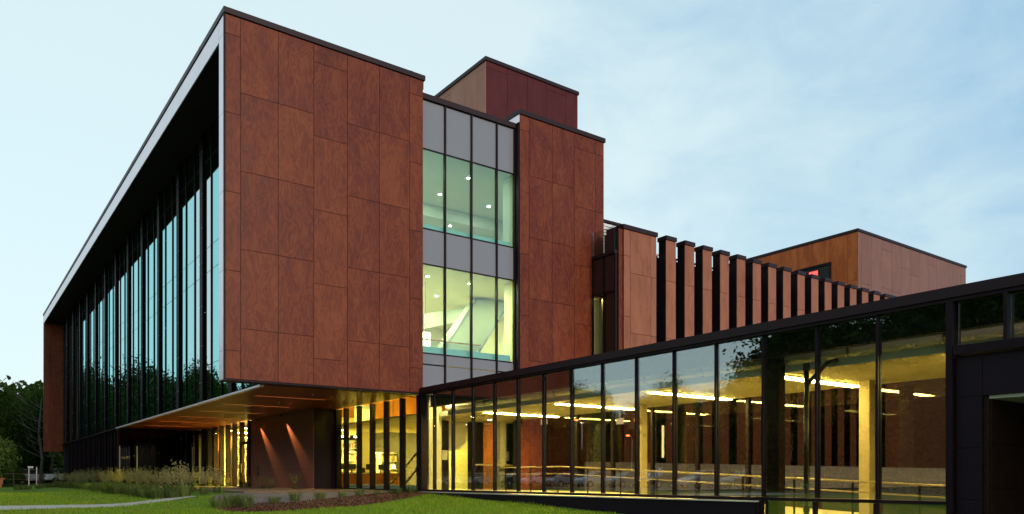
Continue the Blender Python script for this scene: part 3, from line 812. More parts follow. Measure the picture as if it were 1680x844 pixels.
# ================================================================== glazed link pavilion
pav = thing('glass_pavilion', 'low flat-roofed glass pavilion with lit interior and dark steel frame', 'building', (16.6, 14, F))
XP, PZ = 14.22, 3.08
mull = [6.53 + 1.27 * k for k in range(15)]           # 6.53 ... 24.31
worldmesh('fascia', MB().box(14.10, 14.30, -2, 25.17, 3.14, 3.33), 'coping', pav)
worldmesh('fascia', MB().box(14.13, 14.28, -2, 25.165, 3.07, 3.137), 'black_metal', pav)
worldmesh('roof', MB().box(14.31, 19.2, -2, 25.16, 3.18, 3.32), 'coping', pav)
for y in mull:
    box('mullion', (14.17, 14.215, y - .022, y + .022, -.40, 3.066), 'black_metal', pav)
    box('mullion_web', (14.245, 14.30, y - .03, y + .03, -.40, 3.066), 'black_metal', pav)
box('mullion', (14.09, 14.36, 25.05, 25.16, F, 3.066), 'black_metal', pav)
box('mullion', (14.08, 14.40, 6.40, 6.50, -1.5, 3.066), 'black_metal', pav)
pe = mull + [25.1]
for a, b in zip(pe[:-1], pe[1:]):
    box('pane', (XP, XP + .02, a + .005, b - .005, -.39, 3.06), 'pane_link', pav)
# yellow-lit stretch under the overhang, same plane
ygl = [25.38, 26.75, 28.1, 29.37, 30.64, 31.98, 32.75]
for y in ygl[1:-1]:
    box('mullion', (14.13, 14.34, y - .065, y + .065, F, 3.08), 'black_metal', lib)
for y in (25.33, 32.80):
    box('mullion', (14.10, 14.34, y - .09, y + .09, F, 3.08), 'black_metal', lib)
for a, b in zip(ygl[:-1], ygl[1:]):
    box('pane', (XP, XP + .02, a + .065, b - .065, F + .08, 3.06), 'pane_clear', lib)
worldmesh('sill', MB().box(14.12, 14.3, 25.4, 32.7, F, F + .05), 'black_metal', lib)
worldmesh('inner_sill', MB().box(14.4, 14.8, 25.5, 32.7, F, F + .2), 'edge_pale', lib)
# base rail, lower panes near the ramp, stone plinth with a bright metal ledge
worldmesh('base_rail', MB().box(14.12, 14.32, 6.5, 25.04, -.47, -.405), 'black_metal', pav)
for a, b in zip(mull[:3], mull[1:4]):
    box('pane', (XP, XP + .02, a + .03, b - .03, -1.4, -.475), 'pane_link', pav)
    box('mullion', (14.10, 14.215, b - .028, b + .028, -1.4, -.475), 'black_metal', pav)
worldmesh('plinth', MB().box(14.02, 14.30, 10.42, 24.9, -1.7, -.512), 'stone', pav)
worldmesh('ledge', MB().box(13.97, 14.115, 10.38, 25.0, -.51, -.482), 'silver', pav)
# stone end wall with an opening, a sill band and clerestory panes above
def stonewall(y0, y1, z0, z1, ny, nz):
    tiles_x(pav, 14.17, y0, y1, z0, z1, ny, nz, 'stone')
worldmesh('wall', MB().box(14.21, 14.5, -2, 6.38, 1.42, 2.10).box(14.21, 14.5, 5.96, 6.38, -1.7, 1.42), 'joint', pav)
stonewall(5.95, 6.38, 1.40, 2.11, 1, 1); stonewall(5.95, 6.38, .52, 1.40, 1, 1); stonewall(5.95, 6.38, -.36, .52, 1, 1); stonewall(5.95, 6.38, -1.6, -.36, 1, 1)
stonewall(-2, 5.95, 1.40, 2.11, 6, 1)
worldmesh('opening_lining', MB().box(14.21, 16.2, 5.86, 5.955, -1.7, 1.40), 'stone_in', pav)
worldmesh('opening_soffit', MB().box(14.21, 16.2, -2, 5.86, 1.34, 1.395), 'concrete', pav)
for j in range(4):
    for i in range(2):
        box('stone_tile', (14.23 + .98 * i, 14.23 + .98 * i + .97, 5.83, 5.855, -1.7 + .76 * j, -1.7 + .76 * j + .75), 'stone_in', pav)
worldmesh('inner_wall', MB().box(16.2, 16.3, -2, 5.9, -1.7, 1.4), 'stone_in', pav)
worldmesh('sill_band', MB().box(14.06, 14.34, -2, 6.38, 2.13, 2.285), 'black_metal', pav)
cl = [-.8, .48, 1.75, 3.02, 4.30, 5.57, 6.39]
for a, b in zip(cl[:-1], cl[1:]):
    box('pane', (XP, XP + .02, a + .03, b - .03, 2.30, 3.06), 'pane_link', pav)
for y in cl[:-1]:
    box('mullion', (14.09, 14.36, y - .03, y + .03, 2.29, 3.066), 'black_metal', pav)
# steel beam, braces, duct and plenum behind the top of the glass
worldmesh('steel_beam', MB().box(14.52, 14.54, -2, 25.1, 2.66, 3.06).box(14.45, 14.62, -2, 25.1, 3.03, 3.065).box(14.45, 14.62, -2, 25.1, 2.63, 2.66), 'black_metal', pav)
for k in range(6):
    y = 4.2 + 4 * k
    for dy in (-.12, .12):
        for dz in (2.76, 2.92):
            built('bolt', MB().tube([(0, 0, 0), (-.03, 0, 0)], .028, 6), 'black_metal', (14.519, y + dy, dz), pav)
worldmesh('plenum', MB().box(14.62, 18.9, -2, 25.1, 3.08, 3.16).box(15.35, 15.40, -2, 25.1, 2.52, 3.07), 'plenum', pav)
duct = worldmesh('duct', MB().tube([(14.98, -2, 2.60), (14.98, 24.6, 2.60)], .125, 14), 'duct', pav, smooth=True)
for k in range(12):
    y = 3.1 + 1.9 * k
    worldmesh('duct_clamp', MB().tube([(14.98, y - .03, 2.60), (14.98, y + .03, 2.60)], .133, 14).tube([(14.98, y, 2.72), (14.98, y, 3.08)], .012, 6), 'steel', duct)
for k in range(7):
    y = 3.4 + 3.0 * k
    worldmesh('brace', MB().tube([(14.66, y, 3.02), (15.3, y + .5, 2.50)], .018, 6), 'steel', pav)
# dropped ceiling in tiles, pale front edge
ZC = 2.36
for i in range(3):
    for j in range(21):
        xa = 15.03 + 1.3 * i; ya = 5.2 + .96 * j
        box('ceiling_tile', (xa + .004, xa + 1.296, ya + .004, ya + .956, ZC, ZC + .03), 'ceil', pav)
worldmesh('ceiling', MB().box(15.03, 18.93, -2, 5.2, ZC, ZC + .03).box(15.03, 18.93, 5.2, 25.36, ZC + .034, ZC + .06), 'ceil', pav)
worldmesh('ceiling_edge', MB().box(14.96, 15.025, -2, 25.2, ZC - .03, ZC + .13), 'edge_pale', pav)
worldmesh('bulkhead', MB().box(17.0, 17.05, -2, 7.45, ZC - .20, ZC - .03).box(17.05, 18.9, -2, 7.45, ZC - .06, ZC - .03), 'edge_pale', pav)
# far glass wall onto the courtyard
XF = 18.93
fm = [-.9 + 1.9 * k for k in range(14)]
for k, y in enumerate(fm):
    box('mullion', (XF - .06, XF + .08, y - .05, y + .05, -1.4, ZC + .5), 'black_metal', pav)
for a, b in zip(fm[:-1], fm[1:]):
    box('pane', (XF, XF + .02, a + .05, b - .05, -1.3, ZC), 'pane_far', pav)
worldmesh('base_rail', MB().box(XF - .05, XF + .07, -.9, 23.8, -.62, -.54), 'black_metal', pav)
# floor: level by the library, ramping down towards the street end
worldmesh('ramp_floor', MB().prism([(25.6, F), (20.0, F), (4.0, -1.18), (-2, -1.18), (-2, -1.5), (25.6, -1.5)], 'X', 14.31, 18.86), 'floor_in', pav)
worldmesh('end_wall', MB().box(14.4, 18.8, -2.1, -2.0, -1.4, 3.1), 'inside_dark', pav)
def rampz(y): return F if y > 20 else F - (20 - y) / 16 * .71
hr = thing('ramp_handrail', 'steel double handrail running down the ramp inside the glass pavilion', 'handrail', (16.6, 14, -.7))
for dz, r_ in ((.86, .024), (.62, .018)):
    worldmesh('rail', MB().tube([(16.6, y, rampz(y) + dz) for y in (23.6, 20.0, 5.0)], r_, 8), 'rail_steel', hr, smooth=True)
for k in range(13):
    y = 5.2 + 1.5 * k
    worldmesh('post', MB().box(16.585, 16.615, y - .02, y + .02, rampz(y), rampz(y) + .84), 'black_metal', hr)
for (x, y, lab) in ((18.0, 10.15, 'nearest the stone end wall'), (18.0, 17.7, 'halfway along'), ):
    worldmesh('column', MB().box(x - .13, x + .13, y - .13, y + .13, -1.2, ZC), 'column_tan', pav)
worldmesh('column', MB().box(14.55, 15.1, 25.28, 25.75, F, 3.3), 'cream', pav)
worldmesh('column', MB().box(18.75, 19.05, 26.6, 26.9, F, 2.4), 'cream', pav)
worldmesh('column', MB().box(14.66, 14.90, 10.28, 10.62, -1.2, 3.06), 'black_metal', pav)
dp = thing('rain_pipe', 'black vertical rain pipe with an angled branch inside the pavilion glass', 'pipe', (14.78, 9.66, -1.2))
worldmesh('pipe', MB().tube([(14.75, 9.66, -1.2), (14.75, 9.66, 2.42)], .052, 10), 'black_plastic', dp, smooth=True)
worldmesh('branch', MB().tube([(14.75, 9.66, 1.98), (14.8, 9.2, 2.40), (14.86, 9.0, 2.44)], .045, 10), 'black_plastic', dp, smooth=True)
worldmesh('collar', MB().tube([(14.75, 9.66, 2.28), (14.75, 9.66, 2.44)], .07, 10).tube([(14.75, 9.66, -.72), (14.75, 9.66, -.58)], .068, 10), 'black_plastic', dp)
for k, y in enumerate((2.8, 6.8, 10.8, 14.8, 18.8, 22.8)):
    lab = ['unseen one added behind the stone wall', 'by the stone wall', 'behind the rain pipe', 'in the middle of the pavilion', 'left of the middle', 'nearest the library'][k]  # the first strip is out of view, kept for its light
    t = thing('strip_light', f'bright yellow ceiling strip light across the pavilion, {lab}', 'ceiling light', (17.1, y, ZC), 'strip lights across the pavilion ceiling')
    box('housing', (15.4, 18.7, y - .14, y + .14, ZC - .03, ZC - .002), 'paper', t)
    box('tube', (15.42, 18.68, y - .12, y + .12, ZC - .05, ZC - .032), 'tube_wide', t)
for k, (x, y) in enumerate(((16.2, 25.0), (17.6, 25.9))):
    lamp_disc('round downlight in the pavilion ceiling near the library entrance', (x, y - .2, ZC), .08, 'disc', 'downlights by the entrance portal', 5)
lamp_disc('added downlight brightening the pale yellow column at the library corner', (14.85, 24.6, ZC + .6), .09, 'disc', None, 30, (1, .85, .3))  # lamp added to brighten the corner column
# entrance portal at the library end
PY = 27.3
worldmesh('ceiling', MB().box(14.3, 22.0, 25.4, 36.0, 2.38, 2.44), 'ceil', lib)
worldmesh('portal_wall', MB().box(15.72, 16.65, PY, PY + .3, F, 2.36).box(17.76, 18.34, PY, PY + .3, F, 2.36), 'stone', lib)
worldmesh('portal_wall', MB().box(19.32, 20.4, PY, PY + .3, F, 2.36), 'stone', lib)
worldmesh('added_partition', MB().box(17.3, 20.8, 30.5, 30.6, F, 2.37), 'cream', lib)  # wall added to catch lamplight so the portal opening looks bright
worldmesh('wood_door', MB().box(18.35, 19.31, PY - .03, PY + .05, F, 2.3), 'wood_in', lib)
worldmesh('portal_lintel', MB().prism([(16.66, 2.36), (17.75, 2.36), (17.75, 1.55), (17.4, 1.2), (16.66, 1.1)], 'Y', PY + .4, PY + .5), 'cream', lib)
lamp_disc('added downlight brightening the space behind the opening of the entrance portal', (18.4, 28.9, 2.38), .12, 'disc', None, 200, (1, .88, .13))  # lamp added to brighten the space behind the opening
sp = bpy.data.lights.new('door_lamp', 'SPOT'); sp.energy = 90; sp.color = (1, .7, .3); sp.spot_size = R(60); sp.spot_blend = .7; sp.shadow_soft_size = .04
dl = lamp_disc('small downlight washing the orange wooden door from above', (18.85, PY - .35, 2.36), .05, 'disc', None)
so = bpy.data.objects.new('lamp', sp); COL.objects.link(so); so.parent = dl; so.location = (0, 0, -.04)
for (x, z, lab) in ((16.45, .95, 'on the black pillar left of the opening'), (19.55, .95, 'on the black wall right of the orange door')):
    box_ = box('notice', (x - .13, x + .13, PY - .012, PY - .004, z - .2, z + .2), 'paper')
    tag(box_, f'white paper notice {lab}', 'notice', 'paper notices on the entrance walls')
gr = thing('entrance_railing', 'low glass railing with a wooden top rail in front of the entrance portal', 'railing', (17.6, 26.2, F))
worldmesh('top_rail', MB().box(17.2, 20.2, 26.17, 26.23, .52, .57), 'rail_steel', gr)
worldmesh('glass', MB().box(17.2, 20.2, 26.19, 26.21, F + .08, .5), 'pane_rail', gr)
for x in (17.2, 18.7, 20.17): box('post', (x, x + .04, 26.17, 26.23, F, .52), 'black_metal', gr)

fb = thing('fire_bell', 'small red round fire bell on the pale column in the middle of the pavilion', 'fire bell', (17.82, 17.7, 1.85))
built('gong', MB().tube([(0, 0, 0), (-.05, 0, 0), (-.07, 0, 0)], [.11, .10, .04], 14), 'bell_red', (17.82, 17.7, 1.85), fb)
box('base', (17.815, 17.838, 17.65, 17.75, 1.78, 1.92), 'black_plastic', fb)
for (x, y, z, lab) in ((16.8, 21.2, 1.97, 'hanging nearer the library'), (18.6, 19.3, 1.95, 'hanging by the far glass wall')):
    hs_ = thing('hanging_sign', f'small pale lit sign box {lab} in the pavilion', 'sign', (x, y, z))
    box('case', (x - .02, x + .02, y - .16, y + .16, z - .10, z + .10), 'sign_pale', hs_)
    box('hanger', (x - .008, x + .008, y - .008, y + .008, z + .101, ZC - .001), 'steel', hs_)

# ================================================================== courtyard fence seen through the pavilion
fc = thing('corrugated_fence', 'pale corrugated metal fence across the courtyard behind the pavilion', 'fence', (30, 22.3, -.56))
seg = [(19.6 + 2.4 * k, 19.6 + 2.4 * k + 2.395, .63 - .004 * k) for k in range(14)]
for a, b, h in seg:
    prof = []
    n = int((b - a) / .13)
    for i in range(n + 1):
        prof.append((a + (b - a) * i / n, 22.3 + (.05 if i % 2 else -.05)))
    for i in range(n, -1, -1):
        prof.append((prof[i][0], prof[i][1] + .006))
    mb = MB(); k = len(prof) // 2
    for i in range(k): mb.v += [(prof[i][0], prof[i][1], -.50), (prof[i][0], prof[i][1], h)]
    mb.f = [(2 * i, 2 * i + 2, 2 * i + 3, 2 * i + 1) for i in range(k - 1)]
    worldmesh('sheet', mb, 'corrugated', fc)
for a, b, h in seg: box('post', (a - .03, a + .03, 22.37, 22.43, -.56, h - .02), 'dark_spandrel', fc)
wl = thing('wall_light', 'tall glowing tube light on the courtyard wall seen through the glass', 'wall light', (25.4, 23.5, 2.0))
worldmesh('tube', MB().tube([(25.27, 23.55, .9), (25.27, 23.55, 2.3)], .05, 8), 'lamp_shade', wl)
worldmesh('bracket', MB().box(25.2, 25.34, 23.6, 23.66, 1.0, 2.2), 'black_metal', wl)

# ================================================================== the lit reading room under the overhang
worldmesh('ceiling', MB().box(14.3, 44, 36.1, 60, 3.0, 3.06).box(14.3, 44, 32.9, 36.1, 4.3, 4.36).box(22.0, 44, 25.5, 32.9, 4.3, 4.36), 'ceil', lib)
worldmesh('ceiling', MB().box(14.3, 22.0, 25.5, 32.9, 4.25, 4.3), 'ceil', lib)
for i in range(34):
    box('wood_slat', (14.4 + .6 * i, 14.4 + .6 * i + .585, 36.0, 36.08, 3.02, 4.24), 'wood_in', lib)
for i in range(14):
    x = 16.4 + (i % 5) * 3.4; y = 41.0 + (i // 5) * 4.2
    lamp_disc('round downlight in the ceiling of the yellow reading room', (x, y, 3.0), .13, 'disc', 'downlights in the reading room', 1700, (1, .80, .15))
for i in range(4):  # glowing panels out of view, added to light the front of the room
    for j in range(2):
        x, y = 16.0 + 4.2 * i, 28.0 + 4.6 * j
        z = 4.25 if (x < 22) else 4.3
        t = thing('added_panel_light', 'added square glowing ceiling panel above the double-height front of the reading room', 'ceiling light', (x, y, z), 'added ceiling panels in the reading room')
        box('diffuser', (x - .45, x + .45, y - .45, y + .45, z - .03, z - .004), 'added_panel_glow', t)
# column, hanging screen, shelves, counter, monitors, stair
worldmesh('column', MB().box(18.2, 18.75, 38.9, 39.4, F, 3.0), 'cream', lib)
worldmesh('column', MB().box(15.4, 15.8, 47.0, 47.4, F, 3.0), 'cream', lib)
hs = thing('hanging_screen', 'white projection screen hanging below the wooden band in the reading room', 'screen', (16.0, 34, 3.2))
box('cloth', (15.55, 16.5, 34.0, 34.02, 2.45, 3.3), 'paper', hs)
box('bottom_bar', (15.5, 16.55, 33.98, 34.04, 2.37, 2.44), 'spandrel', hs)
box('case', (15.5, 16.55, 33.95, 34.08, 3.31, 3.45), 'spandrel', hs)
for k in range(2): box('hanger', (15.6 + .8 * k, 15.62 + .8 * k, 34.0, 34.02, 3.46, 4.29), 'steel', hs)
bookm = []
for i, c in enumerate(((.50, .42, .28), (.35, .10, .06), (.16, .22, .12), (.6, .52, .36), (.2, .16, .22), (.42, .30, .12))):
    M[f'book{i}'] = plain(f'book_cover_{i}', c, .7)
def shelf(x, y, w, nsh, label):
    s_ = thing('bookshelf', label, 'bookshelf', (x + w / 2, y, F), 'bookshelves in the reading room')
    H = .5 * nsh + .1
    worldmesh('carcass', MB().box(x, x + .03, y, y + .35, F, F + H).box(x + w - .03, x + w, y, y + .35, F, F + H).box(x + .03, x + w - .03, y + .32, y + .35, F, F + H), 'white_in', s_)
    for k in range(nsh + 1):
        box('shelf', (x + .032, x + w - .032, y + .01, y + .31, F + .03 + .5 * k, F + .055 + .5 * k), 'white_in', s_)
    for c in range(6):
        mb = MB()
        for k in range(nsh):
            xx = x + .05
            while xx < x + w - .12:
                t_ = random.uniform(.02, .05); h_ = random.uniform(.22, .36)
                if random.random() < 1 / 6 * 1.0: mb.box(xx, xx + t_ - .003, y + .06, y + .27, F + .057 + .5 * k, F + .057 + .5 * k + h_)
                xx += t_
        if mb.v:
            o_ = worldmesh('books', mb, f'book{c}', s_); o_['kind'] = 'stuff'
for i in range(6):
    shelf(14.6 + 2.6 * i, 50.0, 2.4, 6, 'tall white bookshelf full of books at the back of the reading room')
for i in range(5):
    shelf(19.6 + 2.3 * i, 44.0, 2.1, 4, 'lower white bookshelf full of books across the middle of the reading room')
for i in range(6):
    t = thing('aisle_light', 'long glowing tube light above the back bookshelves', 'ceiling light', (15.8 + 2.6 * i, 49.2, 2.9), 'tube lights over the bookshelves')
    box('tube', (14.7 + 2.6 * i, 16.9 + 2.6 * i, 49.17, 49.23, 2.80, 2.86), 'tube', t)
    box('housing', (14.7 + 2.6 * i, 16.9 + 2.6 * i, 49.15, 49.25, 2.865, 2.99), 'paper', t)
dk = thing('service_counter', 'long wooden service counter behind the glass of the reading room', 'counter', (17.0, 35.2, F))
box('front', (14.9, 18.3, 34.80, 34.86, F, .22), 'wood_in', dk)
box('top', (14.8, 18.4, 34.74, 35.6, .225, .27), 'white_in', dk)
for x in (14.9, 16.6, 18.26): box('side', (x, x + .04, 34.87, 35.5, F, .22), 'wood_in', dk)
mon0 = None
for i, (x, lab) in enumerate(((15.35, 'leftmost on the service counter'), (15.95, 'second from left on the service counter'), (16.9, 'in the middle of the service counter'), (17.5, 'right of the middle of the service counter'))):
    if mon0 is None:
        mon0 = thing('monitor', '', 'monitor', (x, 35.15, .27), 'monitors on the service counter')
        box('screen', (x - .20, x + .20, 35.13, 35.165, .42, .70), 'black_plastic', mon0, .006)
        box('stand', (x - .03, x + .03, 35.17, 35.21, .29, .60), 'black_plastic', mon0)
        box('foot', (x - .12, x + .12, 35.06, 35.28, .27, .288), 'black_plastic', mon0)
        m_ = mon0
    else:
        m_ = copy_thing(mon0, (x, 35.15, .27), random.uniform(-.4, .4))
    m_['label'] = f'black computer monitor {lab}'
def chair(x, y, rz):
    c_ = thing('office_chair', '', 'chair', (x, y, F), 'chairs behind the service counter')
    box('seat', (x - .23, x + .23, y - .23, y + .23, F + .43, F + .50), 'black_plastic', c_, .02)
    box('backrest', (x - .22, x + .22, y + .2, y + .25, F + .58, F + 1.0), 'black_plastic', c_, .02)
    worldmesh('column', MB().tube([(x, y, F + .08), (x, y, F + .42)], .03, 8), 'steel', c_)
    mb = MB()
    for k in range(5):
        a = k * 2 * math.pi / 5
        mb.tube([(x, y, F + .1), (x + .28 * math.cos(a), y + .28 * math.sin(a), F + .05)], .02, 6)
    worldmesh('base', mb, 'black_plastic', c_)
    return c_
ch0 = chair(15.7, 36.1, 0); ch0['label'] = 'black office chair behind the left monitors'
copy_thing(ch0, (17.2, 36.2, F), .5, 'black office chair behind the middle monitors')
tl = thing('table_lamp', 'small lit table lamp on a desk in the reading room', 'lamp', (18.9, 34.9, .27))
worldmesh('shade', MB().tube([(18.15, 35.1, .50), (18.15, 35.1, .68)], [.09, .06], 10), 'lamp_shade', tl)
worldmesh('stem', MB().tube([(18.15, 35.1, .27), (18.15, 35.1, .5)], .012, 6), 'steel', tl)
stt = thing('staircase', 'open stair with dark sloping stringers at the right of the reading room', 'staircase', (19.2, 33.2, F))
for y in (32.2, 33.6):
    worldmesh('stringer', MB().prism([(17.0, F), (17.14, F), (20.14, 2.75), (20.0, 2.75)], 'Y', y, y + .05), 'dark_spandrel', stt)
for k in range(16):
    box('tread', (17.06 + .185 * k, 17.36 + .185 * k, 32.27, 33.59, F + .15 + .19 * k, F + .165 + .19 * k), 'wood_in', stt)
e2 = thing('exit_sign', 'small red exit sign hanging from the reading room ceiling', 'exit sign', (16.3, 40, 2.75))
box('face', (16.1, 16.5, 40, 40.02, 2.6, 2.78), 'red_lit', e2); box('hanger', (16.29, 16.31, 40, 40.02, 2.79, 3.0), 'steel', e2)
# room behind the porch glazing: orange wall and pale pier
worldmesh('inner_wall', MB().box(13.45, 13.5, 49.7, 52.8, F, 3.06), 'inside_dark', lib)  # dark wall added behind the left panes to keep them dim
worldmesh('orange_wall', MB().box(14.3, 17.6, 52.6, 52.7, F, 3.0), 'wood_in', lib)
worldmesh('pier', MB().box(13.55, 13.95, 48.6, 49.1, F, 3.1), 'cream', lib)
for y in (43.5, 46.8, 49.9):
    lamp_disc('round downlight in the lobby behind the porch glazing', (14.4, y, 3.0), .12, 'disc', 'downlights in the porch lobby', 24, (1, .76, .22))
# small fittings on the porch wall
ic = thing('intercom', 'small dark intercom plates on the brown stone wall beside the porch door', 'intercom', (13.1, 40.5, .3))
for z in (.42, .16): box('plate', (13.07, 13.098, 40.35, 40.75, z, z + .2), 'black_plastic', ic, .004)
for z in (.47, .21): built('knob', MB().tube([(0, 0, 0), (-.03, 0, 0)], .05, 10), 'steel', (13.07, 40.62, z + .05), ic)
kb = thing('key_box', 'small grey key box low on the brown stone wall', 'key box', (13.1, 40.55, -.2))
box('body', (13.06, 13.098, 40.5, 40.62, -.34, -.12), 'spandrel', kb, .004)

# ================================================================== trees
def quads_mesh(name, ctr, nrm, size, mats, aspect=1.6):
    n = len(ctr)
    up = rng.normal(size=(n, 3))
    a = np.cross(nrm, up); a /= np.linalg.norm(a, axis=1)[:, None] + 1e-9
    b = np.cross(nrm, a); b /= np.linalg.norm(b, axis=1)[:, None] + 1e-9
    a *= (size * aspect / 2)[:, None]; b *= (size / 2)[:, None]
    v = np.stack([ctr - a, ctr - b * .9, ctr + a, ctr + b * .9], 1).reshape(-1, 3)
    me = bpy.data.meshes.new(name)
    me.vertices.add(len(v)); me.vertices.foreach_set('co', v.ravel())
    me.loops.add(n * 4); me.loops.foreach_set('vertex_index', np.arange(n * 4, dtype=np.int32))
    me.polygons.add(n); me.polygons.foreach_set('loop_start', np.arange(0, n * 4, 4, dtype=np.int32))
    me.update(calc_edges=True); me.validate()
    me.materials.append(mats)
    return me
def crown_mesh(name, mat, nclump, nleaf, leaf, seed, flat=.8):
    """unit crown: clumps of leaves through an uneven volume, z from 0 to 1, radius about .5"""
    r = np.random.default_rng(seed)
    d = r.normal(size=(nclump, 3)); d /= np.linalg.norm(d, axis=1)[:, None]
    rad = .42 * (r.random(nclump) ** .35) * (0.8 + .35 * r.random(nclump))
    c = d * rad[:, None] * np.array([1, 1, 1.05])
    c[:, 2] = c[:, 2] * .98 + .5
    taper = np.clip(1.15 - (c[:, 2] - .35) * .75, .35, 1.1)
    c[:, :2] *= taper[:, None]
    k = r.integers(0, nclump, nleaf)
    sig = (.045 + .05 * r.random(nclump))[k]
    p = c[k] + r.normal(size=(nleaf, 3)) * sig[:, None] * np.array([1, 1, flat])
    nrm = r.normal(size=(nleaf, 3)) + np.array([0, 0, .9])
    nrm /= np.linalg.norm(nrm, axis=1)[:, None]
    return quads_mesh(name, p, nrm, leaf * (.6 + .8 * r.random(nleaf)), M[mat])
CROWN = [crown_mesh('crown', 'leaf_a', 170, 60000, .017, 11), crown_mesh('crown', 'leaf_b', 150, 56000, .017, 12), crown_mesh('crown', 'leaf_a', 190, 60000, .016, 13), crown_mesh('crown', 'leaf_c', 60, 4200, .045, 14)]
def trunk_mesh(h, r, seed, mat, limbs=7):
    q = random.Random(seed); mb = MB()
    pts = [(q.uniform(-.03, .03) * h * t, q.uniform(-.03, .03) * h * t, h * t) for t in (0, .12, .3, .5, .7, .9)]
    mb.tube(pts, [r * 1.25, r, r * .85, r * .65, r * .42, r * .12], 7)
    for i in range(limbs):
        t = q.uniform(.3, .8); a = q.uniform(0, 6.28); l = h * q.uniform(.18, .34)
        p0 = Vector((0, 0, h * t)); p1 = p0 + Vector((math.cos(a) * l * .5, math.sin(a) * l * .5, l * .35)); p2 = p0 + Vector((math.cos(a) * l, math.sin(a) * l, l * .85))
        mb.tube([p0, p1, p2], [r * .4, r * .28, r * .06], 5)
    return mb.mesh('trunk', M[mat], True)
TR = [trunk_mesh(1.0, .028, s, 'bark', 9) for s in (1, 2, 3)]
def tree(label, x, y, h, w, kind, low=.12, group=None, z=None):
    z = ground(x, y) - .1 if z is None else z
    t = thing('tree', label, 'tree', (x, y, z), group)
    tk = link('trunk', TR[(kind + int(x)) % 3], (x, y, z), t); tk.scale = (h, h, h * .95)
    c = link('crown', CROWN[kind], (x, y, z + h * low), t, random.uniform(0, 6.28)); c.scale = (w, w, h * (1 - low))
    return t
def bare_tree(label, x, y, h, seed):
    z = ground(x, y) - .1
    t = thing('bare_tree', label, 'tree', (x, y, z))
    q = random.Random(seed); mb = MB()
    r = h * .016
    mb.tube([(0, 0, 0), (.2, 0, h * .3), (-.1, .1, h * .6), (.15, 0, h)], [r * 1.2, r, r * .7, r * .15], 7)
    for i in range(9):
        tt = .32 + .065 * i; s = 1 if i % 2 else -1; l = h * q.uniform(.2, .36)
        p0 = Vector((.05, 0, h * tt)); p1 = p0 + Vector((s * l * .55, q.uniform(-1, 1), l * .30)); p2 = p0 + Vector((s * l, q.uniform(-1, 1), l * .72))
        mb.tube([p0, p1, p2], [r * .42, r * .26, r * .06], 5)
        mb.tube([p1, p1 + Vector((s * l * .2, .3, l * .45))], [r * .22, r * .05], 5)
    built('trunk', mb, 'bark_pale', (x, y, z), t, True)
    return t
# the wood's edge straight ahead at the left, big crowns first
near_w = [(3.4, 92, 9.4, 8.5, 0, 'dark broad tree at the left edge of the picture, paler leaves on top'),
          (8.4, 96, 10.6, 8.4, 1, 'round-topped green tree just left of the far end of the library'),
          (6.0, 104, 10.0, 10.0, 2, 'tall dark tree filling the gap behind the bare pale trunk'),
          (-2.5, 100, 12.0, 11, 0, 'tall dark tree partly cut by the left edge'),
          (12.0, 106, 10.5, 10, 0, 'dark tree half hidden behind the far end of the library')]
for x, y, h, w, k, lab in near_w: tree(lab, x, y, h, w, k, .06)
tree('small light green maple under the overhanging far end of the library', 10.6, 88, 6.6, 5.2, 3, .16)
tree('thin leafy sapling at the very left edge above the lawn', 2.6, 60, 3.9, 2.3, 3, .25)
tree('little dark green shrub tree standing by the far fence', 5.05, 84, 2.2, 1.7, 1, .05)
bare_tree('bare pale forked tree in front of the dark wood', 7.4, 89, 8.6, 5)
bare_tree('slim bare tree trunk beside the far end of the library', 8.35, 90, 8.4, 9)
# the same wood goes on to the left and mirrors in the long facade
for i in range(22):
    x = -8 - 3.4 * i + random.uniform(-1, 1); y = 104 + random.uniform(-7, 7) - 1.5 * i
    tree('tall dark tree of the wood mirrored in the long facade', x, y, random.uniform(12.5, 16.5), random.uniform(9, 12), i % 3, .05, 'trees of the wood mirrored in the long facade')
for i in range(13):
    x = 1 - 5.4 * i + random.uniform(-1, 1)
    tree('very tall dark tree at the back of the wood mirrored in the long facade', x, 152 + random.uniform(-5, 5), random.uniform(18.5, 21.5), random.uniform(12, 15), i % 3, .04, 'back row of the wood mirrored in the long facade')
# tree row across the street, mirrored in the pavilion glass
for i in range(8):
    x = -24 - 5.2 * i; y = 62 - 3.2 * i + random.uniform(-2, 2)
    tree('leafy street tree mirrored in the pavilion glass', x, y, random.uniform(3.9, 4.8), random.uniform(6, 8), (i + 1) % 3, .05, 'street trees mirrored in the pavilion glass')
for i, (x, y, h, w) in enumerate(((-14, 27.0, 12.0, 10.5), (-17, 20.5, 12.8, 12), (-13, 15.0, 11.8, 11), (-16, 10.0, 12.6, 11), (-19, 33, 10, 8))):
    tree('big dark park tree mirrored in the right half of the pavilion', x, y, h, w, i % 3, .05, 'big park trees mirrored in the pavilion')
def thicket(name, x0, x1, y0, y1, h, n, leaf, seed):
    r = np.random.default_rng(seed)
    p = np.stack([r.uniform(x0, x1, n), r.uniform(y0, y1, n), r.uniform(-.9, h, n) * (.6 + .4 * r.random(n))], 1)
    nr = r.normal(size=(n, 3)); nr /= np.linalg.norm(nr, axis=1)[:, None]
    return tag(link(name, quads_mesh(name, p, nr, leaf * (.6 + .8 * r.random(n)), M['leaf_a']), (0, 0, 0)), 'dark undergrowth along the edge of the wood', 'undergrowth', None, 'stuff')
thicket('undergrowth', -85, 22, 110, 120, 12.0, 90000, .5, 3)
thicket('woodland', -95, 14, 156, 166, 17.5, 80000, .75, 8)['label'] = 'dense dark mass of the wood behind the tree row'
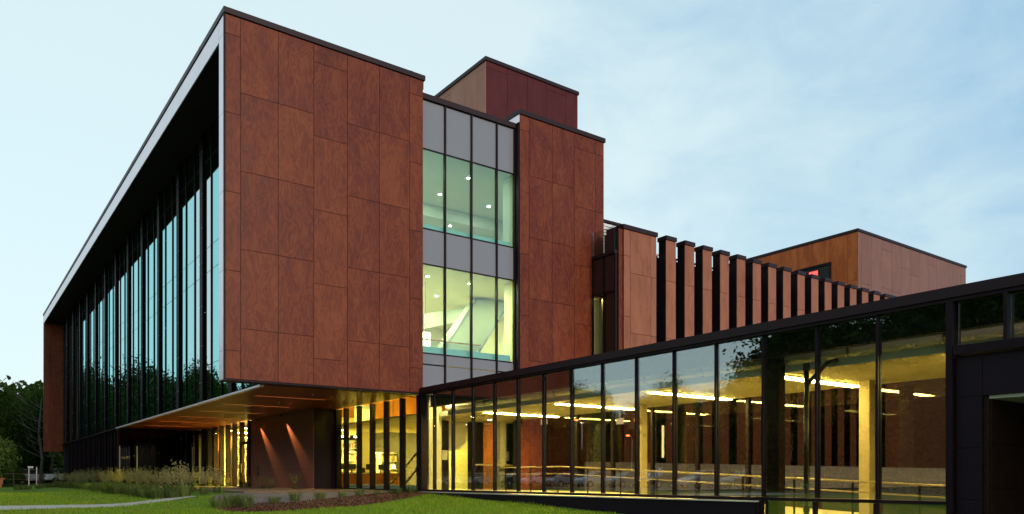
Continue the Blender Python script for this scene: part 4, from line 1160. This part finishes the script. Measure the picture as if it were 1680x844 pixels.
for i, (x, y, h, w) in enumerate(((-24, 25, 14.6, 14), (-23, 15, 15, 14), (-22, 5, 14.6, 14), (-27, 33, 12, 11))):
    tree('big dark park tree mirrored in the right half of the pavilion', x, y, h, w, (i + 1) % 3, .02, 'big park trees mirrored in the pavilion')
thicket('hedge', -30, -24, -4, 34, 5.0, 9000, .5, 4)['label'] = 'dense dark hedge behind the park trees across the street'

# ================================================================== grasses
def tuft_mesh(name, n, h, spread, lean, mat, seed, width=.012):
    q = np.random.default_rng(seed); v = []; f = []
    for i in range(n):
        a = q.uniform(0, 6.28); r0 = spread * .3 * math.sqrt(q.random()); hh = h * q.uniform(.55, 1.0); l = lean * q.uniform(.3, 1) * hh
        bx_, by_ = r0 * math.cos(a), r0 * math.sin(a); a2 = a + q.uniform(-.6, .6)
        px_, py_ = -math.sin(a2) * width, math.cos(a2) * width
        dx, dy = math.cos(a2), math.sin(a2)
        m = (bx_ + dx * l * .35, by_ + dy * l * .35, hh * .65); e = (bx_ + dx * l, by_ + dy * l, hh * (1 - .25 * lean))
        k = len(v)
        v += [(bx_ - px_, by_ - py_, -.03), (bx_ + px_, by_ + py_, -.03), (m[0] + px_ * .8, m[1] + py_ * .8, m[2]), (m[0] - px_ * .8, m[1] - py_ * .8, m[2]), e]
        f += [(k, k + 1, k + 2, k + 3), (k + 3, k + 2, k + 4)]
    me = bpy.data.meshes.new(name); me.from_pydata(v, [], f); me.materials.append(M[mat]); return me
TUFT = [tuft_mesh('grass_tuft', 90, .50, .6, 1.25, 'tuft', s, .009) for s in (1, 2, 3)]
def plume_mesh(seed):
    q = np.random.default_rng(seed)
    base = tuft_mesh('plume_grass', 70, .5, .5, 1.0, 'tuft', seed, .009)
    base.materials.append(M['plume'])
    n = 420
    st_ = q.integers(0, 26, n); ang = q.uniform(0, 6.28, 26); ln = q.uniform(.15, .55, 26); ht = q.uniform(.75, 1.25, 26)
    tt = q.uniform(.55, 1.0, n)
    p = np.stack([np.cos(ang[st_]) * ln[st_] * tt ** 2, np.sin(ang[st_]) * ln[st_] * tt ** 2, ht[st_] * tt], 1) + q.normal(size=(n, 3)) * .035
    bm = bmesh.new(); bm.from_mesh(base)
    for i in range(n):
        s_ = .017 * q.uniform(.5, 1.3); d = q.normal(size=3) * s_
        c = Vector(p[i]); vs = [bm.verts.new(c + Vector((-s_, d[0], -s_))), bm.verts.new(c + Vector((s_, d[1], -s_ * .6))), bm.verts.new(c + Vector((d[2], 0, s_ * 1.8)))]
        fc_ = bm.faces.new(vs); fc_.material_index = 1
    bm.to_mesh(base); bm.free(); return base
PLUME = [plume_mesh(s) for s in (21, 22, 23)]
def grass(name, meshes, x, y, s, label, group):
    o = link(name, random.choice(meshes), (x, y, ground(x, y) + .01), None, random.uniform(0, 6.28))
    o.scale = (s, s, s * random.uniform(.85, 1.15)); tag(o, label, 'grass clump', group)
bedspots = [(6.6, 23.0, 1.15), (7.0, 23.5, 1.0), (6.2, 22.6, .95), (6.95, 22.5, 1.05), (8.05, 23.35, .85), (8.9, 23.9, .85), (9.85, 24.2, .85), (10.8, 24.6, .6), (11.5, 24.75, .75), (12.3, 25.0, .5), (13.25, 25.2, .75), (13.65, 24.9, .8), (13.0, 25.3, .5)]
ORD = ['first', 'second', 'third', 'fourth', 'fifth', 'sixth', 'seventh', 'eighth', 'ninth']
for i, (x, y, s) in enumerate(bedspots):
    if i < 4: grass('grass_clump', TUFT, x, y, s, 'dense green grass clump at the left end of the mulch bed by the steps', 'clumps at the left end of the mulch bed')
    else: grass('grass_clump', TUFT, x, y, s, f'small separate grass clump along the mulch bed, {ORD[i - 4]} from the steps', 'clumps along the mulch bed')
def frontx(y): return 6.1 + .035 * (y - 28) if y < 50 else 6.9
for i in range(64):
    y = 28.2 + 34 * (i / 64) ** 1.15 + random.uniform(-.3, .3)
    x = frontx(y) + random.uniform(-.55, .5)
    grass('grass_clump', TUFT, x, y, random.uniform(.95, 1.35), 'low dark green grass clump edging the lawn before the library', 'low clumps edging the lawn')
for i in range(84):
    y = 28.6 + 46 * (i / 84) ** 1.1 + random.uniform(-.3, .3)
    x = random.uniform(frontx(y) + .4, 8.35)
    grass('plume_clump', PLUME, x, y, random.uniform(.62, .95), 'tall buff ornamental grass clump at the foot of the long facade', 'tall grasses at the foot of the long facade')
for i in range(9):
    grass('plume_clump', PLUME, 12.4 + random.uniform(-.3, .3), 34.0 + 1.9 * i, random.uniform(.5, .75), 'short feathery grass clump against the porch wall', 'feathery grasses against the porch wall')
for i in range(14):
    grass('grass_clump', TUFT, 4.2 + .28 * i + random.uniform(-.2, .2), 66 + random.uniform(-1.5, 1.5), random.uniform(.9, 1.3), 'small green clump in the far low row across the lawn', 'clumps in the far row across the lawn')
# mown lawn blades where the lawn is near
def lawn_blades():
    n = 95000
    inm, ing, inp = inpoly(MULCH), inpoly(GRAVEL), inpoly(PATHP)
    u = rng.random(n); px_ = rng.uniform(-10, 1010, n); dep = 15.5 + 30 * u ** 2.2
    s_, c_ = math.sin(R(36.03)), math.cos(R(36.03))
    uu = (px_ - 840) / 1275
    xs = (c_ * uu + s_) * dep; ys = (-s_ * uu + c_) * dep
    v = []; f = []
    for x, y, d in zip(xs, ys, dep):
        if x > 13.95 or (y > 26.6 and x > 6.4) or inm(x, y) or ing(x, y) or inp(x, y): continue
        z = ground(x, y); h = random.uniform(.03, .085) * (1 + .5 * math.sin(x * 1.7) * math.sin(y * 1.3)); w = .004 + .00045 * d; a = random.uniform(0, 6.28); l = h * .6
        k = len(v)
        v += [(x - w * math.cos(a), y - w * math.sin(a), z - .01), (x + w * math.cos(a), y + w * math.sin(a), z - .01), (x + random.uniform(-l, l), y + random.uniform(-l, l), z + h)]
        f.append((k, k + 1, k + 2))
    me = bpy.data.meshes.new('lawn_grass'); me.from_pydata(v, [], f); me.materials.append(M['blade'])
    tag(link('lawn_grass', me, (0, 0, 0)), 'short mown green grass of the lawn in front of the building', 'grass', None, 'stuff')
lawn_blades()
def chips():
    n = 9000; v = []; f = []
    inm = inpoly(MULCH); k0 = 0
    for _ in range(n * 2):
        x, y = random.uniform(5.8, 14.2), random.uniform(19.5, 26.2)
        if not inm(x, y): continue
        z = ground(x, y) + .016; a = random.uniform(0, 6.28); l = random.uniform(.012, .035); w = random.uniform(.005, .011); t_ = random.uniform(0, .03)
        ca, sa = math.cos(a), math.sin(a); k = len(v)
        v += [(x - l * ca - w * sa, y - l * sa + w * ca, z), (x + l * ca - w * sa, y + l * sa + w * ca, z + t_), (x + l * ca + w * sa, y + l * sa - w * ca, z + t_ + .012), (x - l * ca + w * sa, y - l * sa - w * ca, z + .012)]
        f.append((k, k + 1, k + 2, k + 3))
    me = bpy.data.meshes.new('bark_chips'); me.from_pydata(v, [], f); me.materials.append(M['mulch_chip'])
    tag(link('bark_chips', me, (0, 0, 0)), 'loose brown bark chips covering the planting bed', 'bark chips', None, 'stuff')
M['mulch_chip'] = leafmat('bark_chip', (0.05, 0.022, 0.012), (0.17, 0.085, 0.05), 0.0)
chips()

# ================================================================== far left: fence, posts, cars
ff = thing('wire_fence', 'low grey post and rail fence along the far edge of the lawn', 'fence', (5, 80, -.9))
for k in range(13): box('post', (-3 + 1.1 * k - .03, -3 + 1.1 * k + .03, 79.97, 80.03, -.95, .42), 'dark_spandrel', ff)
for z in (.38, -.1, -.55): box('rail', (-3.05, 10.3, 79.985, 80.015, z, z + .03), 'dark_spandrel', ff)
sp_ = thing('sign_post', 'twin posts carrying a small pale board beyond the lawn', 'sign', (5.65, 76, -.9))
box('board', (5.45, 5.85, 75.95, 75.99, .85, 1.0), 'paper', sp_)
for x in (5.5, 6.05): box('post', (x, x + .06, 76, 76.06, -.95, .98), 'steel', sp_)
po = thing('utility_pole', 'pale wooden pole under the overhanging far end of the library', 'pole', (10.0, 84, -.9))
built('shaft', MB().tube([(0, 0, 0), (0, 0, 4.6)], .10, 8), 'bark_pale', (10.0, 84, -.95), po)
box('crossarm', (9.7, 10.3, 83.97, 84.03, 3.3, 3.4), 'bark_pale', po)
M['car_white'] = plain('car_paint_white', (.62, .62, .62), .25); M['car_silver'] = plain('car_paint_silver', (.35, .36, .38), .25, .3); M['car_dark'] = plain('car_paint_dark', (.03, .03, .04), .2)
M['car_red'] = plain('car_paint_red', (.30, .03, .025), .22); M['car_orange'] = plain('paint_orange', (.32, .10, .02), .5)
M['tyre'] = plain('tyre_rubber', (.02, .02, .02), .9); M['car_glass'] = plain('car_glass', (.02, .024, .028), .08)
def make_car(paint):
    t = thing('parked_car', '', 'car', (0, 0, 0))
    prof = [(-2.2, .35), (-2.25, .72), (-2.05, .92), (-1.35, 1.0), (1.0, 1.0), (1.95, .86), (2.2, .66), (2.2, .35)]
    built('body', MB().prism(prof, 'Y', -.86, .86), paint, (0, 0, 0), t, bevel=.05)
    cab = MB(); lo = [(-1.75, .98), (1.15, .98)]; hi = [(-1.15, 1.44), (.35, 1.44)]
    cab.v = [(lo[0][0], -.80, .98), (lo[1][0], -.80, .98), (lo[1][0], .80, .98), (lo[0][0], .80, .98), (hi[0][0], -.62, 1.44), (hi[1][0], -.62, 1.44), (hi[1][0], .62, 1.44), (hi[0][0], .62, 1.44)]
    cab.f = [(0, 1, 5, 4), (1, 2, 6, 5), (2, 3, 7, 6), (3, 0, 4, 7), (4, 5, 6, 7)]
    built('windows', cab, 'car_glass', (0, 0, 0), t)
    box('roof', (-1.13, .33, -.60, .60, 1.435, 1.475), paint, t, .015)
    for x in (-1.35, 1.32):
        for y in (-.80, .80):
            w = built('wheel', MB().tube([(0, -.10, 0), (0, .10, 0)], .32, 16), 'tyre', (x, y, .32), t)
            built('rim', MB().tube([(0, -.11, 0), (0, .11, 0)], .19, 10), 'steel', (x, y, .32), w)
    for y in (-.62, .62):
        box('headlight', (2.15, 2.21, y - .14, y + .14, .62, .74), 'paper', t)
        box('tail_light', (-2.27, -2.22, y - .14, y + .14, .70, .86), 'car_red', t)
    return t
protos = {}
def car(paint, x, y, rz, label, group=None):
    if paint not in protos:
        c = make_car(paint); protos[paint] = c; c.location = (x, y, -.86 if x < 0 else ground(x, y)); c.rotation_euler.z = rz
    else:
        c = copy_thing(protos[paint], (x, y, -.86 if x < 0 else ground(x, y)), rz)
    c['label'] = label
    if group: c['group'] = group
for i in range(11):
    p = ['car_silver', 'car_white', 'car_dark', 'car_silver', 'car_white'][i % 5]
    cn = {'car_silver': 'silver', 'car_white': 'white', 'car_dark': 'dark', 'car_red': 'red'}[p]
    car(p, -20.5, 37 + 4.2 * i, R(8), f'{cn} parked car of the row mirrored in the pavilion glass', f'{cn} cars mirrored in the pavilion glass')
car('car_white', 9.8, 90, R(15), 'white parked car under the small maple beyond the lawn')
car('car_silver', 7.2, 90.5, R(5), 'silver parked car behind the twin sign posts')
ob = thing('orange_container', 'low orange skip at the very left edge behind the far fence', 'skip', (3.3, 84, -.9))
worldmesh('body', MB().prism([(2.0, -.9), (2.3, -.05), (4.2, -.05), (4.0, -.9)], 'Y', 84, 85.6), 'car_orange', ob, bevel=.03)
box('rim', (2.2, 4.3, 83.95, 85.65, -.05, .03), 'car_orange', ob)
# street lamps across the street, lit, mirrored in the glass
def street_lamp(x, y, h, label):
    t = thing('street_lamp', label, 'street lamp', (x, y, -.9), 'lit street lamps mirrored in the glass')
    built('pole', MB().tube([(0, 0, 0), (0, 0, h), (.25, -.1, h + .35), (.9, -.3, h + .45)], [.07, .05, .045, .04], 8), 'steel', (x, y, -.9), t)
    built('head', MB().tube([(.75, -.27, h + .44), (1.25, -.42, h + .42)], [.09, .06], 8), 'lamp_shade' if False else 'lamp_orange', (x, y, -.9), t)
street_lamp(-24.9, 61.1, 6.45, 'tall lit street lamp mirrored left of the middle of the pavilion')
street_lamp(-24.9, 53.7, 4.55, 'short lit street lamp mirrored in the middle of the pavilion')
street_lamp(-30, 38, 5.2, 'lit street lamp among the trees mirrored at the right')
